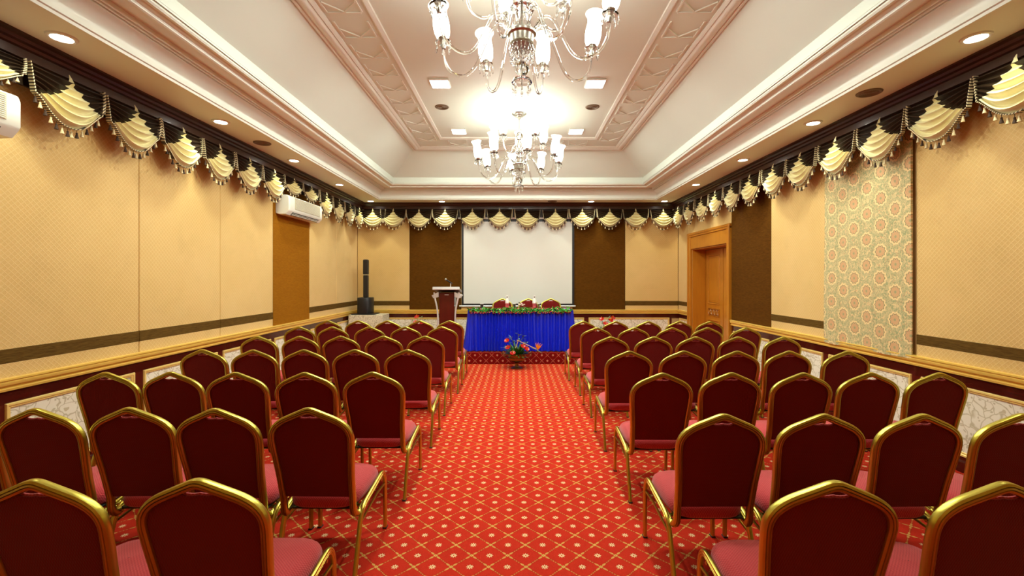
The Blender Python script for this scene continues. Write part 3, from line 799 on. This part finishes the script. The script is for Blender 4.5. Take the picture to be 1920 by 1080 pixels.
# ------------------------------------------------------------------ chairs
PROF0 = [(-.014, -.009), (-.0065, -.0115), (-.0045, -.0085), (-.003, -.012), (.003, -.012), (.0045, -.0085), (.0065, -.0115), (.014, -.009), (.0165, -.004), (.0165, .004), (.014, .009), (.0065, .0115), (.0045, .0085), (.003, .012), (-.003, .012), (-.0045, .0085), (-.0065, .0115), (-.014, .009), (-.0165, .004), (-.0165, -.004)]
PROF = [(a*1.0, b*1.35) for a, b in PROF0]
LPROF = [(a*.95, b*.95) for a, b in PROF0]
def back_y(z): return -.225 - (z-.45)*.225
HP = [(.168, .455), (.176, .52), (.194, .65), (.2, .765), (.196, .80), (.165, .842), (.10, .868), (.0, .905)]   # half outline of hoop centre line
def make_chair(label, group):
    t = thing('banquet_chair', label, 'chair', (0, 0, 0), 0, group)
    half = fillet([(x, 0, z) for x, z in [(.182, .42), (.187, .56), (.199, .69), (.204, .785), (.160, .842), (.022, .902), (0, .909)]], [.05, .08, .045, .05, .012], 4)
    # rounded shoulder and peak
    pts = [(p.x, back_y(p.z), p.z) for p in half]
    full = [(-x, y, z) for x, y, z in pts] + [(x, y, z) for x, y, z in reversed(pts[:-1])]
    full = fillet(full, .022, 3) if False else full
    # ease the peak
    mid = len(pts)-1
    full[mid] = (0, full[mid][1], full[mid][2]-.002)
    low = fillet([(.182, back_y(.42), .42), (.183, -.212, .335), (.192, -.165, .308), (.203, -.08, .335)], [.05, .04], 4)
    lowpts = [tuple(p) for p in reversed(low)]
    hoop = [(-x, y, z) for x, y, z in lowpts[:-1]] + full + [(x, y, z) for x, y, z in reversed(lowpts[:-1])]
    MB().sweep(hoop, PROF, (0, -1, .05)).build('back_frame', m_gold, t)
    # upholstered back: outline with hand-hole notch, crowned front and flat rear
    N = 26; yb = .010
    outl = []
    inner = [(x-.012 if x > .02 else x, z) for x, z in [(p.x, p.z) for p in half]]
    def topz(x):
        # panel top line below the hoop with notch
        ax = abs(x); pts2 = [(p.x, p.z) for p in half]
        z = .909-.006
        for (xa, za), (xb, zb_) in zip(pts2[:-1], pts2[1:]):
            if min(xa, xb) <= ax <= max(xa, xb) and abs(xa-xb) > 1e-6: z = za+(zb_-za)*(ax-xa)/(xb-xa); 
        z -= .013
        if ax < .060: z -= .030*(cos(ax/.060*pi/2))**.8
        return z
    def halfw(z):
        pts2 = [(p.x, p.z) for p in half]
        for (xa, za), (xb, zb_) in zip(pts2[:-1], pts2[1:]):
            if za <= z <= zb_: return xa+(xb-xa)*(z-za)/max(1e-6, zb_-za)
        return .182
    def panel(front):
        rows = []
        for i in range(15):
            s = i/14; row = []
            for j_ in range(33):
                u = -1+2*j_/32
                # bottom line z=.445, sides follow the hoop, top follows topz
                zt = topz(u*.196)
                z = .425 + (zt-.425)*s
                hw = halfw(min(z, .80))-.008
                if z > .80: hw = .196
                x = u*(.196 if s > .999 else hw)
                if z > .79: x = u*min(.196, hw)
                e = max(abs(u)**6, (2*s-1)**8)
                yy_ = back_y(z) + (.012+.016*(1-e) if front else -.004-.004*(1-e))
                row.append((x, yy_, z))
            rows.append(row)
        return rows
    A, B = panel(True), panel(False); mb = MB().grid(A).grid(B)
    for e in (0, -1): mb.grid([A[e], B[e]]); mb.grid([[r[e] for r in A], [r[e] for r in B]])
    mb.build('backrest', m_back, t)
    lip = [(x, back_y(topz(x))+.004, topz(x)+.001) for x in [-.058+.00967*k for k in range(13)]]
    MB().tube(lip, .0055, 6).build('handle_lip', m_seat, t)
    # seat cushion
    rows = []
    def sq(a, k):
        c, s_ = cos(a), sin(a); return (abs(c)**(2/k)*(1 if c >= 0 else -1), abs(s_)**(2/k)*(1 if s_ >= 0 else -1))
    for f, z in ((.02, .344), (.86, .344), (.94, .350), (.985, .362), (1.0, .378), (.99, .397), (.955, .414), (.89, .428), (.78, .440), (.6, .448), (.3, .454), (.01, .456)):
        row = []
        for k in range(40):
            cx, cy = sq(2*pi*k/40, 4.2); wd = .197+.006*cy
            row.append((cx*wd*f, .022+cy*.222*f, z-.010*(cy if cy > 0 else -cy*.3)*f))
        rows.append(row)
    MB().grid(rows, True, True).build('seat', m_seat, t)
    MB().cbox(-.17, .17, -.17, .21, .332, .346, .004).build('seat_board', m_black, t)
    # legs: each side front + rear leg in one bent tube, split into leg pieces
    for s_ in (-1, 1):
        X = .206*s_
        fr = fillet([(X, .262, .0), (X, .256, .31), (X, .212, .378), (X, .0, .352)], [.05, .05], 5)
        MB().sweep(fr, LPROF, (1, 0, 0)).build('leg', m_gold, t)
        re = fillet([(X, .0, .352), (X, -.12, .336), (X, -.165, .30), (X, -.262, 0)], [.05, .05], 5)
        MB().sweep(re, LPROF, (1, 0, 0)).build('leg', m_gold, t)
        MB().tube([(X, .25, .285), (X, .10, .292), (X, -.176, .262)], .0075, 6).build('stretcher', m_gold, t)
        for fy in (.262, -.262):
            MB().cbox(X-.013, X+.013, fy-.018, fy+.018, 0, .008, .002).build('foot', m_rubber, t)
    for yy_, zz_ in ((.19, .334), (-.10, .322)): MB().tube([(-.206, yy_, zz_), (.206, yy_, zz_)], .009, 6).build('cross_bar', m_gold, t)
    return t
rowsL = [(7.03, [-1.04, -1.5, -1.99, -2.46, -2.93]), (6.14, [-1.015, -1.50, -1.98, -2.48, -2.94]), (5.13, [-1.034, -1.515, -1.99, -2.44, -2.91]),
         (4.15, [-1.007, -1.48, -1.95, -2.38, -2.88]), (3.15, [-1.0, -1.47, -1.95, -2.39, -2.82]), (2.28, [-1.04, -1.50, -1.957, -2.39, -2.86]), (1.478, [-1.034, -1.549])]
rowsR = [(6.92, [1.008, 1.496, 1.99, 2.48, 2.94]), (6.04, [1.055, 1.558, 2.053, 2.53, 3.04]), (5.08, [1.042, 1.53, 2.007, 2.475, 2.966]),
         (4.08, [1.01, 1.50, 1.975, 2.44, 2.96]), (3.13, [1.005, 1.48, 1.967, 2.444, 2.91]), (2.18, [.987, 1.47, 1.937, 2.42]), (1.448, [1.025, 1.547])]
CH = None
BY = .325   # back top lies this far behind the chair origin
def put_chair(x, y, z, rz, label, group):
    global CH
    if CH is None: CH = make_chair(label, group); t = CH
    else: t = copy_tree(CH); t['label'] = label; t['group'] = group
    t.location = (x, y, z); t.rotation_euler = (0, 0, rz)
for side, rows_ in (('left', rowsL), ('right', rowsR)):
    for ri, (yb_, xs) in enumerate(rows_):
        for q in range(1, len(xs)):
            if abs(xs[q]-xs[q-1]) < .452: xs[q] = xs[q-1]+(.452 if side == 'right' else -.452)
        for ci, x in enumerate(xs):
            seat = ('aisle seat' if ci == 0 else '%s seat from the aisle' % ords[ci])
            put_chair(x, yb_+BY+rnd.uniform(-.012, .012), 0, R(rnd.uniform(-1.5, 1.5)),
                      'gold-framed red chair %s of aisle, %s row from stage, %s' % (side, ords[ri], seat), 'audience chairs in the %s block' % side)
# ------------------------------------------------------------------ stage, table and what stands there
SH = .215
stage = struct(MB().cbox(-2.3, 2.3, 8.33, 10.12, .0, SH, .008), 'stage', m_carpet2)
tag(stage, 'low stage platform covered in dark red carpet', 'stage')
if 'kind' in stage: del stage['kind']
for x, lab in ((-.30, 'left of the three red chairs behind the blue table'), (.24, 'middle of the three red chairs behind the blue table'), (.72, 'right of the three red chairs behind the blue table')):
    put_chair(x, 9.42, SH+.004, R(180+rnd.uniform(-2, 2)), lab, 'chairs behind the head table')

TY0, TY1, TX0, TX1, TZ = 8.52, 9.10, -.88, 1.02, .975
tt = thing('head_table', 'long head table under royal blue pleated satin skirt on stage', 'table', ((TX0+TX1)/2, 8.81, SH))
cx_, cy_ = (TX0+TX1)/2, 8.81
hx, hy = (TX1-TX0)/2, (TY1-TY0)/2
MB().cbox(-hx, hx, -hy, hy, TZ-SH-.03, TZ-SH-.004, .004).build('tabletop', m_mahogv, tt)
MB().cbox(-hx-.004, hx+.004, -hy-.004, hy+.004, TZ-SH-.004, TZ-SH+.002, .003).build('top_cloth', m_redcloth, tt)
for sx in (-1, 1):
    MB().cbox(min(sx*hx, sx*(hx-.14)), max(sx*hx, sx*(hx-.14)), -hy, hy, TZ-SH, TZ-SH+.006, .003).build('end_cloth', m_lilac, tt)
for sx in (-1, 1):
    for sy in (-1, 1): MB().tube([(sx*(hx-.08), sy*(hy-.08), .0), (sx*(hx-.08), sy*(hy-.08), TZ-SH-.03)], .018, 8).build('leg', m_chrome, tt)
# skirt
per = []
c0 = [(-hx, hy), (-hx, -hy), (hx, -hy), (hx, hy)]
step = .0055
for (xa, ya), (xb, yb2) in zip(c0[:-1], c0[1:]):
    L = sqrt((xb-xa)**2+(yb2-ya)**2); k = int(L/step); nx, ny = (yb2-ya)/L, -(xb-xa)/L
    for i in range(k): per.append((xa+(xb-xa)*i/k, ya+(yb2-ya)*i/k, nx, ny))
def onorm(i):
    a = [per[(i+d) % len(per)] if 0 <= i+d < len(per) else per[i] for d in (-6, -3, 0, 3, 6)]
    nx = sum(p[2] for p in a); ny = sum(p[3] for p in a); l = sqrt(nx*nx+ny*ny) or 1; return nx/l, ny/l
s_ = 0; rows = []; NR = 22
phs = []; acc = 0
for i in range(len(per)):
    acc += step/(.092*(1+.35*sin(i*.021)+.22*sin(i*.057+1))); phs.append(acc)
for r_ in range(NR+1):
    f = r_/NR; row = []
    for i, p in enumerate(per):
        nx, ny = onorm(i); ph = 2*pi*(phs[i] + .16*f*f*sin(i*.035))
        c_ = .5+.5*cos(ph); sharp = c_**1.1
        amp = .036+.040*f
        out = .006+.060*f**1.2 + amp*sharp + .010*f*sin(i*.013+2) + .006*sin(ph*.5+f*5)*f
        z = (TZ-SH-.002)*(1-f) + .012*f
        row.append((p[0]+nx*out, p[1]+ny*out, z))
    rows.append(row)
MB().grid(rows).build('skirt', m_blue, tt)
# garland
gt = thing('garland', 'green leaf and berry garland along the head table edge', 'garland', (cx_, TY0-.035, TZ+.004))
ga, gb = MB(), MB()
gpath = []
for i in range(150):
    u = i/149; sx = -hx+.02 + (2*hx-.04)*u
    gpath.append((sx, .0, .010-.012*sin(u*pi*5)**2))
for (px, py, pz) in gpath:
    for q in range(4):
        a = rnd.uniform(0, 2*pi); el = rnd.uniform(-.6, .6); l = rnd.uniform(.05, .08); c_ = Vector((px+rnd.uniform(-.02, .02), py+rnd.uniform(-.035, .012), pz+rnd.uniform(-.03, .02)))
        d = Vector((cos(a)*cos(el), sin(a)*cos(el)*.5-.3, sin(el))).normalized(); sd = d.cross(Vector((rnd.uniform(-1, 1), -1, rnd.uniform(-1, 1)))).normalized()
        ga.add([tuple(c_), tuple(c_+d*l*.5+sd*l*.22), tuple(c_+d*l), tuple(c_+d*l*.5-sd*l*.22)], [(0,1,2),(0,2,3)])
    if rnd.random() < .75:
        gb.sphere((px+rnd.uniform(-.01, .01), -.032+rnd.uniform(-.01, .01), pz-.045+rnd.uniform(-.02, .012)), rnd.uniform(.009, .013), 6, 4)
    if rnd.random() < .35:
        gb.sphere((px, -.01, pz+.022), .009, 6, 4)
o = ga.build('foliage', m_garl, gt); o['kind'] = 'stuff'; o = gb.build('berries', m_red, gt); o['kind'] = 'stuff'; o['label'] = 'red and orange blossoms'
gc = MB()
for (px, py, pz) in gpath[::5]: gc.sphere((px+.012, -.04, pz-.028), .010, 6, 4)
o = gc.build('orange_blossoms', m_orange, gt); o['kind'] = 'stuff'

def P2(px, Y): return (px-969)*Y/853
# water bottles
def bottle(px, label):
    t = thing('water_bottle', label, 'bottle', (P2(px, 8.72), 8.72, TZ+.003), 0, 'water bottles on the head table')
    MB().lathe([(.0, 0), (.034, 0), (.037, .006), (.037, .05), (.034, .06), (.037, .07), (.037, .15), (.030, .175), (.020, .19), (.0, .19)], 20).build('bottle_body', m_pinkbottle, t)
    MB().lathe([(.0375, .115), (.039, .12), (.0375, .16), (.026, .195), (.022, .205), (.022, .262), (.0, .264)], 20).build('paper_sleeve', m_paper, t)
    e = MB()
    for sx in (-1, 1): e.sphere((sx*.008, -.022, .238), .008, 8, 5, (1, .35, 1))
    e.sphere((0, -.022, .229), .007, 8, 5, (1, .35, .9)); e.build('emblem', m_emblem, t)
bottle(951, 'water bottle with white sleeve, left one on the head table'); bottle(1002, 'water bottle with white sleeve, right one on the head table')
# small bottles: emblem faces the hall
def glass(px, label):
    t = thing('drinking_glass', label, 'glass', (P2(px, 8.66), 8.66, TZ+.003), 0, 'tumblers on the head table')
    MB().lathe([(.0, .0), (.026, .0), (.027, .004), (.033, .105), (.0315, .105), (.026, .01), (.0, .008)], 20).build('tumbler', m_tumbler, t)
    MB().lathe([(.0, .107), (.034, .107), (.034, .111), (.0, .112)], 16).build('paper_cover', m_paper, t)
glass(903.5, 'clear tumbler at the left end of the head table'); glass(964, 'clear tumbler beside the small posy of flowers'); glass(1009, 'clear tumbler right of the right water bottle')
t = thing('posy', 'small posy of pale pink flowers in green foam bowl on head table', 'flowers', (P2(978, 8.62), 8.62, TZ+.003))
MB().lathe([(.0, 0), (.03, 0), (.045, .02), (.05, .04), (.046, .045), (.0, .04)], 18).build('bowl', m_leaf, t)
f_ = MB(); l_ = MB()
for k in range(22):
    a = rnd.uniform(0, 2*pi); r = rnd.uniform(.02, .055); p = Vector((r*cos(a), r*sin(a)*.8, rnd.uniform(.05, .09)))
    d = Vector((cos(a), sin(a), rnd.uniform(-.3, .4))).normalized(); sd = d.cross(Vector((0, 0, 1))).normalized()
    l_.add([tuple(p), tuple(p+d*.025+sd*.012), tuple(p+d*.05), tuple(p+d*.025-sd*.012)], [(0,1,2),(0,2,3)])
l_.build('leaves', m_leaf, t)
fl = None
for k in range(7):
    a = 2*pi*k/6.3; r = .045 if k < 6 else 0
    if fl is None:
        mb = MB()
        for q in range(6):
            b_ = 2*pi*q/6; mb.sphere((.012*cos(b_), .012*sin(b_), 0), .010, 7, 4, (1.1, 1.1, .6))
        mb.sphere((0, 0, .005), .008, 6, 4); fl = mb.build('flower', m_pinkw, t)
        fl.location = (r*cos(a), r*sin(a)*.7-.01, .098)
    else: link_obj('flower', fl.data, t, (r*cos(a), r*sin(a)*.7-.01, .098+(.02 if k == 6 else rnd.uniform(-.015, .01))), (rnd.uniform(-.4, .4), rnd.uniform(-.4, .4), 0))
MB().tube(smooth_path([(-.02, 0, .09), (-.035, -.01, .13), (-.06, -.01, .135)], 4), .008, 6, scale=[.5]*4+[1]*5).build('bud', m_vent, t)
np0 = None
for k, (px, lab) in enumerate(((932, 'white notepad at the left place of the head table'), (985, 'white notepad at the middle place of the head table'), (1024, 'white notepad at the right place of the head table'))):
    tag(MB().cbox(-.075, .075, -.05, .05, 0, .004, .001).build('notepad', m_paper, None, (P2(px, 8.60), 8.58, TZ+.003), (0, 0, R(rnd.uniform(-5, 5)))), lab, 'notepad', 'notepads on the head table')

# projection screen
t = thing('projection_screen', 'white pull-down projection screen with black border on back wall', 'projector screen', (P2(971, 10.0), 10.10, .93))
hw = (1077-865)/2*10.05/853
zt = 2.83-.93; zb_ = .04
MB().box(-hw+.045, hw-.045, -.008, -.005, zb_+.04, zt).build('screen_surface', m_screen, t)
b_ = MB(); b_.box(-hw, -hw+.045, -.009, -.004, zb_, zt+.06); b_.box(hw-.045, hw, -.009, -.004, zb_, zt+.06); b_.box(-hw+.045, hw-.045, -.009, -.004, zb_, zb_+.04); b_.box(-hw+.045, hw-.045, -.009, -.004, zt, zt+.06); b_.build('black_border', m_black, t)
MB().tube([(-hw-.05, -.006, .025), (hw+.03, -.006, .025)], .02, 10).build('bottom_bar', m_satinsilver, t)
MB().cbox(-hw-.08, hw+.08, -.045, .025, zt+.055, zt+.11, .012).build('housing', m_white, t)

# lectern
t = thing('lectern', 'mahogany lectern with silver side tubes on stage left of table', 'lectern', (-1.335, 8.80, SH))
MB().cbox(-.145, .145, -.14, .16, .03, 1.08, .008).build('body', m_mahogv, t)
top = MB().cbox(-.25, .25, -.22, .20, -.022, .022, .008).build('reading_top', m_mahogv, t, (0, 0, 1.13), (R(-9), 0, 0))
MB().cbox(-.255, .255, -.235, -.215, -.026, .03, .006).build('front_lip', m_satinsilver, top)
for s2 in (-1, 1):
    MB().tube(smooth_path([(s2*.235, -.16, 1.09), (s2*.22, -.16, .98), (s2*.185, -.16, .82), (s2*.165, -.16, .65), (s2*.17, -.16, .42), (s2*.20, -.16, .03)], 5), .016, 10).build('side_tube', m_satinsilver, t)
    mb = MB(); v = [(s2*.15, -.17, 1.10), (s2*.28, -.17, 1.03), (s2*.25, -.17, .98), (s2*.15, -.17, 1.0)]
    mb.add(v+[(x, y+.3, z) for x, y, z in v], [(0,1,2,3),(4,7,6,5),(0,4,5,1),(1,5,6,2),(2,6,7,3),(3,7,4,0)]); mb.build('side_bracket', m_satinsilver, t)
MB().cbox(-.30, .30, -.22, .22, 0, .03, .008).build('base', m_mahogv, t)
MB().cbox(-.04, .04, -.146, -.139, 1.035, 1.05, .002).build('name_plate', m_satinsilver, t)
t = thing('microphone', 'gooseneck style microphone on chrome stem standing on the lectern', 'microphone', (-1.28, 8.80, SH+1.170))
MB().tube([(0, 0, 0), (0, 0, .09)], .008, 8).build('stem', m_satinsilver, t); MB().lathe([(.0, 0), (.03, 0), (.03, .008), (.01, .015), (.0, .015)], 16).build('foot', m_satinsilver, t)
MB().tube([(.035, 0, .085), (0, -.01, .105), (-.075, -.03, .155)], .012, 10, scale=[.7, 1, 1.2]).build('handle', m_black, t)
MB().sphere((-.09, -.035, .166), .024, 14, 9).build('mesh_head', m_silver, t)

# speaker on its papered plinth
tag(MB().cbox(-.37, .34, -.25, .25, 0, .81, .006).build('plinth_box', m_dado_grey, None, (-3.13, 9.70, 0)), 'tall box papered in leaf scroll under the column loudspeaker', 'plinth')
t = thing('column_loudspeaker', 'black column loudspeaker standing on papered box in left corner', 'loudspeaker', (-3.21, 9.66, .81))
mb = MB(); prof = []
for k in range(24):
    a = 2*pi*k/24; prof.append((.155*(abs(cos(a))**.7)*(1 if cos(a) > 0 else -1), .19*(abs(sin(a))**.7)*(1 if sin(a) > 0 else -1)))
mb.grid([[(x*k, y*k, z) for x, y in prof] for k, z in ((.0, .02), (.96, .02), (1, .035), (1, .335), (.96, .355), (.0, .36))], False, True); mb.build('subwoofer', m_black, t)
MB().cbox(-.24, .24, -.2, .2, 0, .02, .008).build('base_plate', m_black, t)
MB().cbox(-.04, .055, -.05, .05, .355, .83, .012).build('spacer_column', m_black, t)
MB().cbox(-.043, .058, -.053, .053, .84, 1.16, .014).build('driver_column', m_black, t)
MB().cbox(-.038, .052, -.048, .048, .828, .842, .002).build('joint_ring', m_greyfin, t)

# ------------------------------------------------------------------ flower arrangements
def strap_leaf(mb, base, d, l, w, droop):
    d = Vector(d).normalized(); sd = d.cross(Vector((0, 0, 1)))
    sd = sd.normalized() if sd.length > .01 else Vector((1, 0, 0)); n_ = 6; rows = []
    for i in range(n_+1):
        u = i/n_; c_ = Vector(base)+d*l*u+Vector((0, 0, -droop*u*u)); ww = w*sin(pi*(.08+.9*u))**.8
        rows.append([tuple(c_-sd*ww+Vector((0, 0, .15*ww))), tuple(c_), tuple(c_+sd*ww+Vector((0, 0, .15*ww)))])
    mb.grid(rows)
def anthurium(parent, root, tip, face, s=.046):
    face = (face[0]*2.2, face[1], face[2]+.9)
    MB().tube(smooth_path([root, ((root[0]+tip[0])/2, (root[1]+tip[1])/2, (root[2]+tip[2])/2+.03), tip], 4), .004, 6).build('flower_stem', m_leaf, parent)
    mb = MB(); rows = []; F = Vector(face).normalized(); U = (Vector((0, 0, 1))-F*F.z).normalized(); Rr_ = U.cross(F)
    for i in range(6):
        q = i/5; row = []
        for k in range(16):
            a = 2*pi*k/16; hr = 1-.35*sin(a)*0+.25*(abs(cos(a))**2)-.28*max(0, sin(a))**6
            v = Vector(tip)+(Rr_*cos(a)*.85+U*sin(a)*1.0)*s*q*hr+F*(.25*s*q*q)
            row.append(tuple(v))
        rows.append(row)
    f = mb.grid(rows, True, True).build('red_flower', m_red, parent)
    T = Vector(tip); MB().tube([tuple(T), tuple(T+F*s*.5+U*s*.3), tuple(T+F*s*.8+U*s*.7)], .006, 6, scale=[1, 1, .6]).build('spadix', m_orange, f)
def arrangement(loc, label, blooms, strel=True, seed=1):
    r = random.Random(seed); t = thing('flower_arrangement', label, 'flowers', (loc[0], loc[1], loc[2]), 0)
    u = MB().lathe([(.0, .0), (.10, .0), (.105, .008), (.09, .02), (.045, .03), (.028, .05), (.024, .075), (.04, .085), (.04, .092), (.026, .10), (.05, .115), (.11, .13), (.145, .155),
                (.155, .185), (.165, .19), (.165, .198), (.155, .205), (.165, .235), (.20, .262), (.205, .27), (.195, .27), (.15, .235), (.13, .17), (.0, .15)], 32).build('brass_urn', m_bronze, t)
    for s2 in (-1, 1):
        MB().tube(smooth_path([(s2*.15, 0, .19), (s2*.21, 0, .195), (s2*.255, 0, .235), (s2*.25, 0, .285), (s2*.20, 0, .265)], 5), .006, 8).build('handle', m_bronze, u)
    mb = MB()
    for k in range(120):
        a = r.uniform(0, 2*pi); el = r.uniform(.25, 1.3)
        strap_leaf(mb, (.05*cos(a), .05*sin(a), .22), (cos(a)*cos(el), sin(a)*cos(el), sin(el)), r.uniform(.16, .29), .013, r.uniform(.0, .08))
    mb.build('strap_leaves', m_leaf, t)['kind'] = 'stuff'
    mb = MB()
    for bx_, bz in ((-.10, .54), (.03, .60), (.11, .56), (.17, .45), (-.22, .36)):
        stem = smooth_path([(0, 0, .25), (bx_*.5, -.02, .42*bz/.55), (bx_, -.02, bz)], 5); mb.tube(stem, .003, 5)
        for k in range(14):
            c_ = stem[4+k % 7]; a = r.uniform(0, 2*pi); strap_leaf(mb, c_, (cos(a), sin(a)*.5, r.uniform(.0, .8)), .07, .012, .01)
    mb.build('grey_foliage', m_leaf2, t)['kind'] = 'stuff'
    for tip, face in blooms: anthurium(t, (tip[0]*.2, 0, .24), tip, face)
    if strel:
        MB().tube([(-.06, -.08, .26), (.03, -.05, .50), (.0, -.05, .47)], .006, 6).build('twig', m_twig, t)
        MB().tube([(.0, -.05, .50), (.16, -.09, .43), (.33, -.12, .36)], .006, 6).build('twig', m_twig, t)
        st = MB().tube([(.24, -.1, .38), (.33, -.12, .35), (.44, -.14, .28)], .008, 6, scale=[.6, 1, .2]).build('beak', m_leaf2, t)
        q = MB()
        for a in (1.9, 1.5, 1.2, .9, 1.7): q.tube([(.36, -.12, .34), (.36+.06*cos(a), -.125, .34+.06*sin(a)), (.36+.13*cos(a), -.13, .34+.13*sin(a))], .010, 6, scale=[.5, 1.2, .15])
        q.build('orange_crest', m_orange, t)
    return t
BL = [((-.17, -.05, .49), (-.3, -1, .2)), ((-.15, -.06, .375), (-.3, -1, .1)), ((-.07, -.16, .29), (0, -1, .3)), ((.11, -.10, .40), (.2, -1, .2)), ((.17, -.12, .36), (.3, -1, .0))]
arrangement((.0, 7.95, 0), 'red anthurium and bird of paradise arrangement in brass urn before stage', BL, True, 3)
arrangement((-1.88, 8.75, SH), 'red flower arrangement on stage, behind chairs left of the lectern', [((-.03, -.05, .62), (-.2, -1, .2)), ((-.04, -.1, .52), (0, -1, .2)), ((.07, -.08, .50), (.4, -1, .2))], False, 5)
arrangement((1.72, 8.72, SH), 'red flower arrangement on stage, behind chairs right of the table', [((-.10, -.05, .58), (-.3, -1, .2)), ((.11, -.05, .60), (.3, -1, .2)), ((.06, -.1, .56), (.2, -1, .2)), ((-.04, -.1, .50), (0, -1, .2))], False, 8)
